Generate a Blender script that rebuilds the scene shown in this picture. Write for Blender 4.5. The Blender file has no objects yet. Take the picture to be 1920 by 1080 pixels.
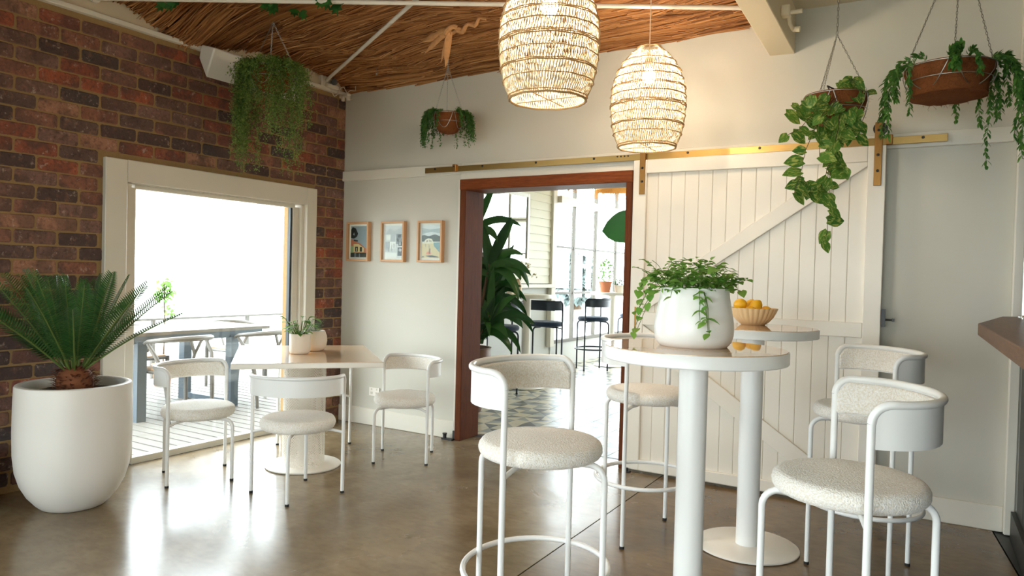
import bpy, bmesh, math, random
from mathutils import Vector, Matrix, noise
random.seed(7)
PI = math.pi
C = bpy.context.scene.collection
scene = bpy.context.scene

# ------------------------------------------------------------------ camera, sky, exposure
cam_d = bpy.data.cameras.new('camera')
cam = bpy.data.objects.new('camera', cam_d); C.objects.link(cam)
cam_d.sensor_width = 36.0; cam_d.lens = 25.33; cam_d.clip_start = 0.05; cam_d.clip_end = 300
_r, _u, _f = Vector((.8589, .5115, .0258)), Vector((-.0317, .0029, .9995)), Vector((-.5109, .8595, -.0187))
_f.normalize(); _r = (_r - _f * _r.dot(_f)).normalized(); _u = _r.cross(_f)
cam.matrix_world = Matrix(((_r.x, _u.x, -_f.x, 4.509), (_r.y, _u.y, -_f.y, -4.666), (_r.z, _u.z, -_f.z, 1.312), (0, 0, 0, 1)))
scene.camera = cam
scene.view_settings.view_transform = 'Standard'; scene.view_settings.look = 'None'
scene.view_settings.gamma = 1.0; scene.view_settings.use_curve_mapping = False
scene.view_settings.exposure = 0.24
SKY = 11.0
BULB = 720.0
w = bpy.data.worlds.new('sky'); scene.world = w; w.use_nodes = True
_bg = w.node_tree.nodes['Background']; _bg.inputs[0].default_value = (0.87, 0.945, 1.0, 1); _bg.inputs[1].default_value = SKY
scene.cycles.max_bounces = 8; scene.cycles.diffuse_bounces = 5; scene.cycles.glossy_bounces = 4
scene.cycles.transparent_max_bounces = 16; scene.cycles.transmission_bounces = 6
scene.cycles.sample_clamp_indirect = 6.0; scene.cycles.caustics_reflective = False; scene.cycles.caustics_refractive = False
scene.cycles.use_denoising = True

def area(name, loc, rot, sx, sy, power=0, col=(1, 1, 1), portal=False):
    d = bpy.data.lights.new(name, 'AREA'); d.shape = 'RECTANGLE'; d.size = sx; d.size_y = sy; d.energy = power; d.color = col
    if portal: d.cycles.is_portal = True
    o = bpy.data.objects.new(name, d); C.objects.link(o); o.location = loc; o.rotation_euler = rot
    return o
# light openings: portals guide sampling of the sky through the window openings, unseen ones too
area('window_daylight_portal', (-.12, -1.21, .91), (0, -PI / 2, 0), 1.8, 1.3, portal=True)
area('rear_daylight_portal', (3.9, -7.72, 1.2), (PI / 2, 0, 0), 4.0, 1.8, portal=True)
area('side_daylight_portal', (-.12, -5.3, 1.3), (0, -PI / 2, 0), 2.2, 2.6, portal=True)
area('garden_room_portal', (-.30, 6.0, 1.4), (0, -PI / 2, 0), 2.0, 3.0, portal=True)
area('garden_room_end_portal', (2.4, 7.75, 1.5), (-PI / 2, 0, 0), 5.0, 2.2, portal=True)

# ------------------------------------------------------------------ materials
def lin(c):
    c = c / 255.0
    return c / 12.92 if c <= .04045 else ((c + .055) / 1.055) ** 2.4
def rgb(r, g, b): return (lin(r), lin(g), lin(b), 1)
class NT:
    def __init__(s, name):
        s.m = bpy.data.materials.new(name); s.m.use_nodes = True; s.t = s.m.node_tree; s.n = s.t.nodes; s.b = s.n['Principled BSDF']
        s.out = s.n['Material Output']
    def node(s, ty, ins=None, **kw):
        n = s.n.new(ty)
        for k, v in kw.items(): setattr(n, k, v)
        for k, v in (ins or {}).items():
            if hasattr(v, 'links') or isinstance(v, bpy.types.NodeSocket): s.t.links.new(v, n.inputs[k])
            else: n.inputs[k].default_value = v
        return n
    def link(s, a, b): s.t.links.new(a, b)
    def set(s, **kw):
        names = dict(color='Base Color', rough='Roughness', metal='Metallic', spec='Specular IOR Level', coat='Coat Weight', sheen='Sheen Weight', normal='Normal', coat_rough='Coat Roughness', ior='IOR')
        for k, v in kw.items():
            i = s.b.inputs[names[k]]
            if isinstance(v, bpy.types.NodeSocket): s.link(v, i)
            else: i.default_value = v
        return s
    def coord(s, which='Object'): return s.node('ShaderNodeTexCoord').outputs[which]
    def mapping(s, v, scale=(1, 1, 1), rot=(0, 0, 0), loc=(0, 0, 0)):
        return s.node('ShaderNodeMapping', {'Vector': v, 'Scale': scale, 'Rotation': rot, 'Location': loc}).outputs[0]
    def noise(s, v, scale, detail=4, rough=.55, out='Fac', dist=0):
        return s.node('ShaderNodeTexNoise', {'Vector': v, 'Scale': scale, 'Detail': detail, 'Roughness': rough, 'Distortion': dist}).outputs[out]
    def ramp(s, fac, stops, interp='LINEAR'):
        n = s.node('ShaderNodeValToRGB', {'Fac': fac}); r = n.color_ramp; r.interpolation = interp
        while len(r.elements) > 1: r.elements.remove(r.elements[-1])
        for i, (p, c) in enumerate(stops):
            e = r.elements[0] if i == 0 else r.elements.new(p)
            e.position = p; e.color = c if len(c) == 4 else (*c, 1)
        return n.outputs[0]
    def mix(s, fac, a, b, blend='MIX'):
        n = s.node('ShaderNodeMix', data_type='RGBA', blend_type=blend)
        for i, v in ((0, fac), (6, a), (7, b)):
            if isinstance(v, bpy.types.NodeSocket): s.link(v, n.inputs[i])
            else: n.inputs[i].default_value = v
        return n.outputs[2]
    def math(s, op, a, b=0.0):
        n = s.node('ShaderNodeMath', operation=op)
        for i, v in ((0, a), (1, b)):
            if isinstance(v, bpy.types.NodeSocket): s.link(v, n.inputs[i])
            else: n.inputs[i].default_value = v
        return n.outputs[0]
    def bump(s, h, strength=.3, dist=.01):
        s.set(normal=s.node('ShaderNodeBump', {'Height': h, 'Strength': strength, 'Distance': dist}).outputs[0]); return s
G1, G0 = (1, 1, 1, 1), (0, 0, 0, 1)

def plain(name, col, rough=.5, metal=0, spec=.5, coat=0, var=0.0, vscale=3, bump=0, bscale=60):
    t = NT(name); t.set(rough=rough, metal=metal, spec=spec, coat=coat)
    v = t.coord()
    if var:
        n = t.noise(v, vscale, 5)
        t.set(color=t.mix(n, tuple(c * (1 - var) for c in col[:3]) + (1,), tuple(min(1, c * (1 + var)) for c in col[:3]) + (1,)))
    else: t.set(color=col)
    if bump: t.bump(t.noise(v, bscale, 3), bump, .004)
    return t.m

M = {}
M['wall'] = plain('greige_wall_paint', rgb(203, 199, 186), .6, var=.03, vscale=1.2, bump=.08, bscale=90)
M['trim'] = plain('cream_trim_paint', rgb(222, 216, 202), .4, var=.02, bump=.04, bscale=40)
M['door_paint'] = plain('white_door_paint', rgb(236, 229, 216), .38, var=.015, bump=.04, bscale=50)
M['casing'] = plain('window_casing_paint', rgb(212, 205, 190), .4, var=.02, bump=.04, bscale=40)
M['white_metal'] = plain('white_powder_coat', rgb(240, 240, 238), .32, spec=.5, var=.01)
M['white_base'] = plain('warm_white_powder_coat', rgb(240, 234, 224), .35, var=.01)
M['planter'] = plain('white_planter_finish', rgb(236, 232, 226), .45, var=.03, vscale=2.5, bump=.03, bscale=30)
M['pot_white'] = plain('white_pot_finish', rgb(242, 240, 236), .3, var=.015, vscale=4)
M['ceramic'] = plain('warm_dimpled_ceramic', rgb(236, 226, 212), .5, var=.03, bump=.25, bscale=140)
M['black'] = plain('black_metal', rgb(28, 28, 28), .4)
M['rubber'] = plain('black_rubber', rgb(20, 20, 20), .7)
M['navy_metal'] = plain('navy_powder_coat', rgb(30, 40, 52), .35)
M['steel'] = plain('galvanised_steel', rgb(170, 168, 160), .35, metal=1, var=.1, vscale=30)
M['chrome'] = plain('chrome_plate', rgb(220, 220, 220), .12, metal=1)
M['speaker'] = plain('white_speaker_plastic', rgb(226, 220, 210), .45)
M['soil'] = plain('dark_potting_soil', rgb(38, 30, 24), .95, var=.4, vscale=60, bump=.8, bscale=80)
M['stem_brown'] = plain('brown_stem', rgb(84, 62, 38), .6)
M['stem_green'] = plain('green_stem', rgb(92, 112, 48), .55)
M['lemon'] = plain('lemon_skin', rgb(240, 180, 20), .4, var=.06, vscale=12, bump=.25, bscale=180)
M['bowl'] = plain('cream_fluted_ceramic', rgb(232, 205, 158), .45, var=.03)
M['terracotta'] = plain('terracotta', rgb(196, 122, 84), .8, var=.12, vscale=18)
M['brown_glaze'] = plain('brown_glazed_pot', rgb(112, 74, 54), .3, var=.2, vscale=6)
M['weatherboard'] = plain('cream_weatherboard_paint', rgb(226, 221, 200), .5, var=.02)
M['grey_paint'] = plain('pale_grey_paint', rgb(208, 208, 204), .55, var=.02)
M['win_steel'] = plain('grey_window_steel', rgb(112, 106, 96), .5, var=.08, vscale=8)
M['deck_seat'] = plain('woven_cord', rgb(158, 128, 98), .8, var=.15, vscale=40, bump=.6, bscale=120)
M['deck_chair'] = plain('greywashed_timber', rgb(98, 94, 88), .5, var=.12, vscale=14)
M['deck_steel'] = plain('dark_outdoor_steel', rgb(66, 78, 88), .5)
M['oak'] = plain('pale_oak', rgb(206, 158, 112), .5, var=.12, vscale=9)
M['mat_board'] = plain('white_mat_board', rgb(240, 238, 230), .8)
M['dark_seal'] = plain('dark_window_seal', rgb(40, 46, 48), .5)
M['dried'] = plain('dried_flower_cream', rgb(216, 196, 150), .9, var=.2, vscale=40)
M['peach'] = plain('peach_vase_glaze', rgb(226, 196, 160), .5)
M['ash_plaster'] = plain('painted_gable_plaster', rgb(206, 192, 164), .7, var=.05, vscale=2)
M['ceil_board'] = plain('cream_ceiling_board', rgb(224, 212, 184), .5, var=.02)
M['beam'] = plain('cream_beam_paint', rgb(232, 218, 188), .45, var=.02)
M['dark_cabinet'] = plain('black_bar_panel', rgb(40, 39, 37), .45, var=.1, vscale=5)
M['cord'] = plain('white_cable', rgb(226, 214, 196), .6)
M['hedge'] = plain('haze_tinted_leaf', rgb(120, 134, 132), .9, var=.35, vscale=3, bump=.8, bscale=6)  # air haze of the distance is put into the leaf colour
M['paving'] = plain('pale_outdoor_paving', rgb(200, 198, 192), .8, var=.06, vscale=2)
M['rope'] = plain('twisted_reed', rgb(204, 150, 96), .75, var=.25, vscale=40, bump=.6, bscale=120)
M['fringe'] = plain('straw_fringe', rgb(224, 170, 96), .8, var=.2, vscale=30)

def m_brass():
    t = NT('brushed_brass'); v = t.coord()
    n = t.noise(t.mapping(v, (3, 60, 200)), 6, 3)
    t.set(color=t.mix(n, rgb(168, 134, 78), rgb(198, 164, 104)), metal=1, rough=.32); return t.m
M['brass'] = m_brass()
def m_bronze():
    t = NT('bronze_strap'); v = t.coord(); n = t.noise(t.mapping(v, (60, 60, 4)), 8, 3)
    t.set(color=t.mix(n, rgb(140, 100, 52), rgb(170, 128, 76)), metal=1, rough=.42); return t.m
M['bronze'] = m_bronze()
def m_brick():
    t = NT('old_clinker_brick'); v = t.coord()
    oi = t.node('ShaderNodeObjectInfo').outputs['Random']; isl = t.node('ShaderNodeNewGeometry').outputs['Random Per Island']
    r = t.math('FRACT', t.math('ADD', t.math('MULTIPLY', oi, 7.31), t.math('MULTIPLY', isl, 3.17)))
    base = t.ramp(r, [(0, rgb(84, 68, 64)), (.13, rgb(122, 90, 80)), (.28, rgb(138, 92, 76)), (.40, rgb(104, 82, 76)), (.5, rgb(146, 84, 66)), (.6, rgb(130, 98, 88)), (.7, rgb(162, 90, 66)), (.77, rgb(142, 98, 82)), (.86, rgb(80, 70, 68)), (.94, rgb(166, 120, 96))], 'CONSTANT')
    off = t.node('ShaderNodeCombineXYZ', {0: t.math('MULTIPLY', r, 37.0), 1: t.math('MULTIPLY', r, 91.0), 2: 0.0}).outputs[0]
    vv = t.node('ShaderNodeVectorMath', {0: v, 1: off}, operation='ADD').outputs[0]
    n1 = t.noise(vv, 9, 6, .6); n2 = t.noise(vv, 55, 5, .7); n3 = t.noise(vv, 22, 4, .6)
    c = t.mix(t.ramp(n1, [(.46, G0), (.75, G1)]), base, rgb(80, 64, 60))
    c = t.mix(t.math('MULTIPLY', t.ramp(n3, [(.55, G0), (.75, G1)]), .45), c, rgb(176, 122, 92))
    c = t.mix(t.math('MULTIPLY', t.ramp(n2, [(.35, G1), (.5, G0)]), .5), c, rgb(52, 44, 42))
    pale = t.math('MULTIPLY', t.ramp(t.noise(vv, 30, 6, .7), [(.58, G0), (.68, G1)]), .6)
    c = t.mix(pale, c, rgb(196, 172, 154))
    big = t.ramp(t.noise(vv, 4.5, 3, .5, dist=.8), [(.5, G0), (.56, G1)]); c = t.mix(t.math('MULTIPLY', big, .5), c, rgb(84, 66, 62))
    t.set(color=c, rough=.85, spec=.25); t.bump(n2, .7, .006); return t.m
M['brick'] = m_brick()
def m_mortar():
    t = NT('sandy_mortar'); v = t.coord(); n = t.noise(v, 40, 6, .7); n1 = t.noise(v, 5, 3)
    t.set(color=t.mix(n1, t.mix(n, rgb(132, 104, 68), rgb(172, 142, 98)), rgb(146, 118, 82)), rough=.95, spec=.2); t.bump(n, .8, .006); return t.m
M['mortar'] = m_mortar()
def m_concrete(name, a, b, c):
    t = NT(name); v = t.coord()
    n = t.noise(v, 1.1, 7, .6, dist=.8); n2 = t.noise(v, 4.5, 5, .6, dist=.4); n3 = t.noise(t.mapping(v, (1, 2.2, 1), (0, 0, .6)), 14, 5, .6)
    col = t.mix(t.ramp(n, [(.32, G0), (.66, G1)]), a, b)
    col = t.mix(t.math('MULTIPLY', t.ramp(n2, [(.42, G0), (.72, G1)]), .6), col, c)
    col = t.mix(t.math('MULTIPLY', t.ramp(n3, [(.45, G0), (.7, G1)]), .3), col, tuple(x * .7 for x in c[:3]) + (1,))
    t.set(color=col, spec=.55, rough=t.node('ShaderNodeMapRange', {'Value': n, 'From Min': .3, 'From Max': .7, 'To Min': .16, 'To Max': .3}).outputs[0])
    return t.m
M['concrete'] = m_concrete('polished_concrete', rgb(120, 102, 76), rgb(148, 130, 102), rgb(100, 82, 58))
M['concrete_brown'] = m_concrete('brown_stained_concrete', rgb(110, 84, 54), rgb(134, 108, 74), rgb(82, 62, 40))
def m_wood(name, a, b, c, scale=(1.5, 18, 18), rough=.4, coat=.0):
    t = NT(name); v = t.coord(); mp = t.mapping(v, scale); n = t.noise(mp, 3, 7, .65, dist=1.2); n2 = t.noise(t.mapping(v, tuple(s * 3 for s in scale)), 6, 4)
    col = t.mix(t.ramp(n, [(.3, G0), (.7, G1)]), a, b); col = t.mix(t.math('MULTIPLY', t.ramp(n2, [(.5, G0), (.75, G1)]), .6), col, c)
    t.set(color=col, rough=rough, coat=coat, coat_rough=.25, spec=.12); t.bump(n2, .25, .003); return t.m
M['jarrah_v'] = m_wood('red_hardwood_upright', rgb(112, 60, 32), rgb(86, 44, 24), rgb(58, 31, 18), (20, 20, 1.2), .6, .0)
M['jarrah_h'] = m_wood('red_hardwood_lintel', rgb(136, 72, 34), rgb(104, 52, 26), rgb(70, 36, 20), (1.2, 20, 20), .45, .0)
M['bar_wood'] = m_wood('brown_bar_timber', rgb(122, 86, 62), rgb(98, 66, 46), rgb(78, 52, 36), (14, 1.2, 14), .42, .1)
M['deck'] = m_wood('bleached_deck_board', rgb(126, 122, 116), rgb(114, 110, 104), rgb(100, 96, 90), (1.0, 20, 20), .6)
def m_reed():
    t = NT('dry_reed'); v = t.coord(); isl = t.node('ShaderNodeNewGeometry').outputs['Random Per Island']
    base = t.ramp(isl, [(0, rgb(104, 64, 34)), (.2, rgb(186, 128, 76)), (.4, rgb(158, 104, 60)), (.6, rgb(214, 156, 98)), (.8, rgb(176, 118, 68)), (.92, rgb(228, 174, 116)), (1, rgb(112, 72, 42))])
    n = t.noise(t.mapping(v, (3, 90, 90)), 5, 4)
    t.set(color=t.mix(t.math('MULTIPLY', n, .5), base, rgb(84, 48, 24)), rough=.6, spec=.3); return t.m
M['reed'] = m_reed()
M['reed_shade'] = plain('gap_shade_backing', rgb(58, 36, 20), .9, var=.3, vscale=8)  # dark sheet behind the reeds, its colour stands in for shade in the gaps
def m_boucle(name, a, b, sc=120):
    t = NT(name); v = t.coord(); vo = t.node('ShaderNodeTexVoronoi', {'Vector': v, 'Scale': sc}).outputs['Distance']
    n = t.noise(v, sc * .7, 4, .6)
    h = t.math('SUBTRACT', n, t.math('MULTIPLY', vo, .6))
    t.set(color=t.mix(t.ramp(h, [(.0, G0), (.40, G1)]), a, b), rough=.95, spec=.15, sheen=.3); t.bump(h, .7, .005); return t.m
M['boucle'] = m_boucle('cream_boucle', rgb(236, 227, 212), rgb(254, 251, 246), 210)
M['navy_fabric'] = m_boucle('navy_upholstery', rgb(34, 46, 66), rgb(52, 68, 92), 200)
def m_top():
    t = NT('blush_mirror_top'); v = t.coord(); n = t.noise(v, 20, 2)
    t.set(color=t.mix(n, rgb(206, 166, 122), rgb(214, 174, 130)), rough=.5, coat=1.0, coat_rough=.02, spec=.5); t.b.inputs['Coat IOR'].default_value = 2.0
    return t.m
M['blush_top'] = m_top()
def m_perf():
    t = NT('perforated_steel'); v = t.coord(); s = t.node('ShaderNodeSeparateXYZ', {0: v})
    a = t.math('MULTIPLY', t.math('ARCTAN2', s.outputs[1], s.outputs[0]), .137)
    uv = t.node('ShaderNodeCombineXYZ', {0: a, 1: s.outputs[2], 2: 0.0}).outputs[0]
    mp = t.mapping(uv, (82, 82, 82), (0, 0, PI / 4))
    vo = t.node('ShaderNodeTexVoronoi', {'Vector': mp, 'Scale': 1.0, 'Randomness': 0.0}, voronoi_dimensions='2D').outputs['Distance']
    hole = t.math('LESS_THAN', vo, .3)
    t.set(color=rgb(238, 230, 218), rough=.4)
    tr = t.node('ShaderNodeBsdfTransparent'); mx = t.node('ShaderNodeMixShader', {0: hole, 1: t.b.outputs[0], 2: tr.outputs[0]})
    t.link(mx.outputs[0], t.out.inputs[0]); return t.m
M['perf'] = m_perf()
def m_glass(f0):
    t = NT('window_glass'); lw = t.node('ShaderNodeLayerWeight', {'Blend': .5}).outputs['Facing']; fr = t.node('ShaderNodeMath', {0: t.math('MULTIPLY', t.math('POWER', lw, 5.0), .9), 1: f0}, operation='ADD'); tr = t.node('ShaderNodeBsdfTransparent', {'Color': (.96, .98, .97, 1)})
    gl = t.node('ShaderNodeBsdfGlossy', {'Roughness': .0, 'Color': (1, 1, 1, 1)})
    mx = t.node('ShaderNodeMixShader', {0: fr.outputs[0], 1: tr.outputs[0], 2: gl.outputs[0]}); t.link(mx.outputs[0], t.out.inputs[0]); return t.m
M['glass'] = m_glass(.03)
M['picture_glazing'] = m_glass(.004)
def m_mirror():
    t = NT('mirror_glass'); t.set(color=(.9, .92, .9, 1), metal=1, rough=.01); return t.m
M['mirror'] = m_mirror()
def m_leaf(name, a, b, c=None, vein=0, rough=.4, sc=18, trans=.25):
    t = NT(name); v = t.coord(); oi = t.node('ShaderNodeObjectInfo').outputs['Random']; isl = t.node('ShaderNodeNewGeometry').outputs['Random Per Island']
    r = t.math('FRACT', t.math('ADD', oi, isl)); n = t.noise(v, sc, 3)
    col = t.mix(r, a, b)
    if c:
        off = t.node('ShaderNodeCombineXYZ', {0: t.math('MULTIPLY', r, 5.0), 1: 0.0, 2: 0.0}).outputs[0]
        vv = t.node('ShaderNodeVectorMath', {0: v, 1: off}, operation='ADD').outputs[0]
        col = t.mix(t.ramp(t.noise(t.mapping(vv, (1, 3, 1)), sc * 1.6, 4, .6, dist=.8), [(.5, G0), (.62, G1)]), col, c)
    col = t.mix(t.math('MULTIPLY', n, .35), col, tuple(x * .5 for x in a[:3]) + (1,))
    t.set(color=col, rough=rough, spec=.4)
    tl = t.node('ShaderNodeBsdfTranslucent'); t.link(col, tl.inputs[0])
    mx = t.node('ShaderNodeMixShader', {0: trans, 1: t.b.outputs[0], 2: tl.outputs[0]}); t.link(mx.outputs[0], t.out.inputs[0]); return t.m
M['cycad'] = m_leaf('cycad_green', rgb(48, 88, 44), rgb(72, 114, 54), rough=.32)
M['fern'] = m_leaf('trailing_fern_green', rgb(74, 116, 50), rgb(158, 184, 92), trans=.35)
M['maiden'] = m_leaf('small_leaf_green', rgb(56, 110, 48), rgb(92, 144, 66), trans=.3)
M['pothos'] = m_leaf('variegated_pothos_leaf', rgb(62, 112, 42), rgb(100, 146, 56), rgb(188, 196, 104), trans=.25)
M['willow'] = m_leaf('glossy_dark_leaf', rgb(60, 112, 48), rgb(104, 152, 66), trans=.25)
M['oregano'] = m_leaf('oregano_leaf', rgb(112, 172, 70), rgb(160, 204, 98), trans=.4, rough=.5)
M['dracaena'] = m_leaf('dracaena_leaf', rgb(28, 64, 28), rgb(56, 100, 42), trans=.12, rough=.25)
M['fiddle'] = m_leaf('fiddle_leaf', rgb(48, 100, 48), rgb(60, 116, 56), trans=.25)
M['ivy'] = m_leaf('ivy_leaf', rgb(34, 84, 34), rgb(60, 116, 48), trans=.2)
M['herb'] = m_leaf('soft_herb_leaf', rgb(96, 146, 66), rgb(150, 186, 104), trans=.4)
M['rosemary'] = m_leaf('rosemary_leaf', rgb(72, 110, 70), rgb(104, 138, 92), trans=.2)
def m_coir():
    t = NT('coconut_coir'); v = t.coord(); n = t.noise(v, 60, 6, .75, dist=1.5); n2 = t.noise(v, 9, 3)
    t.set(color=t.mix(n2, t.mix(n, rgb(78, 42, 22), rgb(196, 124, 74)), rgb(120, 66, 36)), rough=.95, spec=.15); t.bump(n, 1, .012); return t.m
M['coir'] = m_coir()
def m_cane(name, col, tr):
    t = NT(name); isl = t.node('ShaderNodeNewGeometry').outputs['Random Per Island']
    c = t.mix(isl, tuple(x * .82 for x in col[:3]) + (1,), col); t.set(color=c, rough=.6)
    tl = t.node('ShaderNodeBsdfTranslucent'); t.link(c, tl.inputs[0])
    mx = t.node('ShaderNodeMixShader', {0: tr, 1: t.b.outputs[0], 2: tl.outputs[0]}); t.link(mx.outputs[0], t.out.inputs[0]); return t.m
M['cane'] = m_cane('woven_cane', rgb(210, 190, 154), .02); M['cane_lit'] = m_cane('lit_inner_cane', rgb(238, 230, 212), .2)  # inner canes paler: the lit inside of the shade is put into their colour
M['cane_ring'] = m_cane('woven_cane_band', rgb(196, 160, 108), .1)
def m_emit(name, col, st):
    t = NT(name); e = t.node('ShaderNodeEmission', {'Color': col, 'Strength': st}); t.link(e.outputs[0], t.out.inputs[0]); return t.m
M['bulb'] = m_emit('warm_bulb_glow', (1, .82, .61, 1), BULB)
def m_tile(name, col):
    t = NT(name); v = t.coord(); t.set(color=t.mix(t.noise(v, 14, 4), tuple(x * .85 for x in col[:3]) + (1,), col), rough=.3); return t.m
M['tile_black'] = m_tile('encaustic_charcoal', rgb(70, 72, 70)); M['tile_cream'] = m_tile('encaustic_cream', rgb(214, 204, 178)); M['tile_grey'] = m_tile('encaustic_grey', rgb(146, 148, 142))

# ------------------------------------------------------------------ mesh helpers
class MB:
    def __init__(s): s.v = []; s.f = []; s.mi = []; s.sm = []
    def add(s, vs, fs, mat=0, smooth=False, T=None):
        o = len(s.v)
        s.v.extend([tuple(T @ Vector(p)) for p in vs] if T is not None else [tuple(p) for p in vs])
        for f in fs: s.f.append(tuple(i + o for i in f)); s.mi.append(mat); s.sm.append(smooth)
        return s
    def box(s, c, d, mat=0, T=None, ch=0.0):
        x, y, z = (a / 2 for a in d)
        if ch <= 0:
            vs = [(c[0] + i * x, c[1] + j * y, c[2] + k * z) for i in (-1, 1) for j in (-1, 1) for k in (-1, 1)]
            fs = [(0, 1, 3, 2), (4, 6, 7, 5), (0, 4, 5, 1), (2, 3, 7, 6), (0, 2, 6, 4), (1, 5, 7, 3)]
            return s.add(vs, fs, mat, False, T)
        bm = bmesh.new(); bmesh.ops.create_cube(bm, size=1, matrix=Matrix.Translation(c) @ Matrix.Diagonal((d[0], d[1], d[2], 1)))
        bmesh.ops.bevel(bm, geom=bm.edges[:], offset=ch, segments=1, affect='EDGES')
        bm.verts.index_update(); s.add([v.co[:] for v in bm.verts], [[v.index for v in f.verts] for f in bm.faces], mat, False, T); bm.free(); return s
    def tube(s, pts, r, n=8, closed=False, mat=0, T=None, caps=True, flat=1.0):
        P = [Vector(p) for p in pts]; m = len(P); R = r if hasattr(r, '__len__') else [r] * m
        tg = []
        for i in range(m):
            a = P[(i - 1) % m] if (closed or i) else P[0]; b = P[(i + 1) % m] if (closed or i < m - 1) else P[-1]
            d = b - a; tg.append(d.normalized() if d.length > 1e-9 else Vector((0, 0, 1)))
        t = tg[0]; nrm = t.orthogonal().normalized()
        if abs(t.z) < .9: nrm = (Vector((0, 0, 1)) - t * t.z).normalized()
        vs = []
        for i in range(m):
            if i:
                nrm = nrm - tg[i] * nrm.dot(tg[i])
                nrm = nrm.normalized() if nrm.length > 1e-9 else tg[i].orthogonal().normalized()
            bn = tg[i].cross(nrm)
            for k in range(n):
                a = 2 * PI * k / n; vs.append(P[i] + nrm * (math.cos(a) * R[i]) + bn * (math.sin(a) * R[i] * flat))
        fs = []
        for i in range(m if closed else m - 1):
            j = (i + 1) % m
            for k in range(n):
                k2 = (k + 1) % n; fs.append((i * n + k, i * n + k2, j * n + k2, j * n + k))
        s.add(vs, fs, mat, True, T)
        if caps and not closed:
            s.add(vs[:n], [tuple(reversed(range(n)))], mat, False, T); s.add(vs[-n:], [tuple(range(n))], mat, False, T)
        return s
    def lathe(s, prof, n=32, mat=0, T=None, smooth=True, cap=True, rad=None):
        vs = []
        for (r, z) in prof:
            for k in range(n):
                a = 2 * PI * k / n; q = r * (rad(a, z) if rad else 1); vs.append((q * math.cos(a), q * math.sin(a), z))
        fs = []
        for i in range(len(prof) - 1):
            for k in range(n):
                k2 = (k + 1) % n; fs.append((i * n + k, i * n + k2, (i + 1) * n + k2, (i + 1) * n + k))
        s.add(vs, fs, mat, smooth, T)
        if cap:
            if prof[0][0] > 1e-6: s.add(vs[:n], [tuple(reversed(range(n)))], mat, False, T)
            if prof[-1][0] > 1e-6: s.add(vs[-n:], [tuple(range(n))], mat, False, T)
        return s
    def prism(s, poly, z0, z1, mat=0, T=None):
        n = len(poly); vs = [(x, y, z0) for x, y in poly] + [(x, y, z1) for x, y in poly]
        fs = [tuple(reversed(range(n))), tuple(range(n, 2 * n))] + [(i, (i + 1) % n, n + (i + 1) % n, n + i) for i in range(n)]
        return s.add(vs, fs, mat, False, T)
    def mesh(s, name, mats):
        me = bpy.data.meshes.new(name); me.from_pydata(s.v, [], s.f)
        for m in (mats if isinstance(mats, (list, tuple)) else [mats]): me.materials.append(M[m] if isinstance(m, str) else m)
        me.polygons.foreach_set('material_index', s.mi); me.polygons.foreach_set('use_smooth', s.sm); me.update()
        if len(s.f) < 20000 and any(s.sm): me.set_sharp_from_angle(angle=.75)
        return me
    def build(s, name, mats, parent=None, loc=None, kind=None):
        return link(name, s.mesh(name, mats), parent, loc, kind)
def link(name, me, parent=None, loc=None, kind=None):
    o = bpy.data.objects.new(name, me); C.objects.link(o)
    if parent is not None: o.parent = parent
    if loc is not None: o.location = loc
    if kind: o['kind'] = kind
    return o
def smooth_bevel(o, w=.004, seg=2):
    m = o.modifiers.new('edge', 'BEVEL'); m.width = w; m.segments = seg; m.limit_method = 'ANGLE'; m.angle_limit = .6; return o
def tag(o, label, cat, group=None):
    o['label'] = label; o['category'] = cat
    if group: o['group'] = group
    return o
def thing(name, label, cat, loc=(0, 0, 0), rz=0, group=None):
    o = bpy.data.objects.new(name, None); C.objects.link(o); o.location = loc; o.rotation_euler = (0, 0, rz); o.empty_display_size = .05
    return tag(o, label, cat, group)
def struct(name, mb, mats, parent=None): return mb.build(name, mats, parent, kind='structure')
def dup(root, loc, rz, label, group=None):
    r = root.copy(); C.objects.link(r); r.location = loc; r.rotation_euler = (0, 0, rz); r['label'] = label
    if group: r['group'] = group
    for ch in list(root.children):
        c = ch.copy(); C.objects.link(c); c.parent = r
        for g in list(ch.children):
            d = g.copy(); C.objects.link(d); d.parent = c
    return r
def arc(c, r, a0, a1, n, z): return [(c[0] + r * math.cos(a0 + (a1 - a0) * i / n), c[1] + r * math.sin(a0 + (a1 - a0) * i / n), z) for i in range(n + 1)]
def jit(a): return random.uniform(-a, a)
def frame_to(d, up=Vector((0, 0, 1)), loc=(0, 0, 0), s=1.0):
    """matrix whose +X runs along d and +Z leans to up"""
    x = Vector(d).normalized(); y = up.cross(x)
    if y.length < 1e-4: y = Vector((0, 1, 0)).cross(x)
    y.normalize(); z = x.cross(y)
    return Matrix(((x.x * s, y.x * s, z.x * s, loc[0]), (x.y * s, y.y * s, z.y * s, loc[1]), (x.z * s, y.z * s, z.z * s, loc[2]), (0, 0, 0, 1)))
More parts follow.
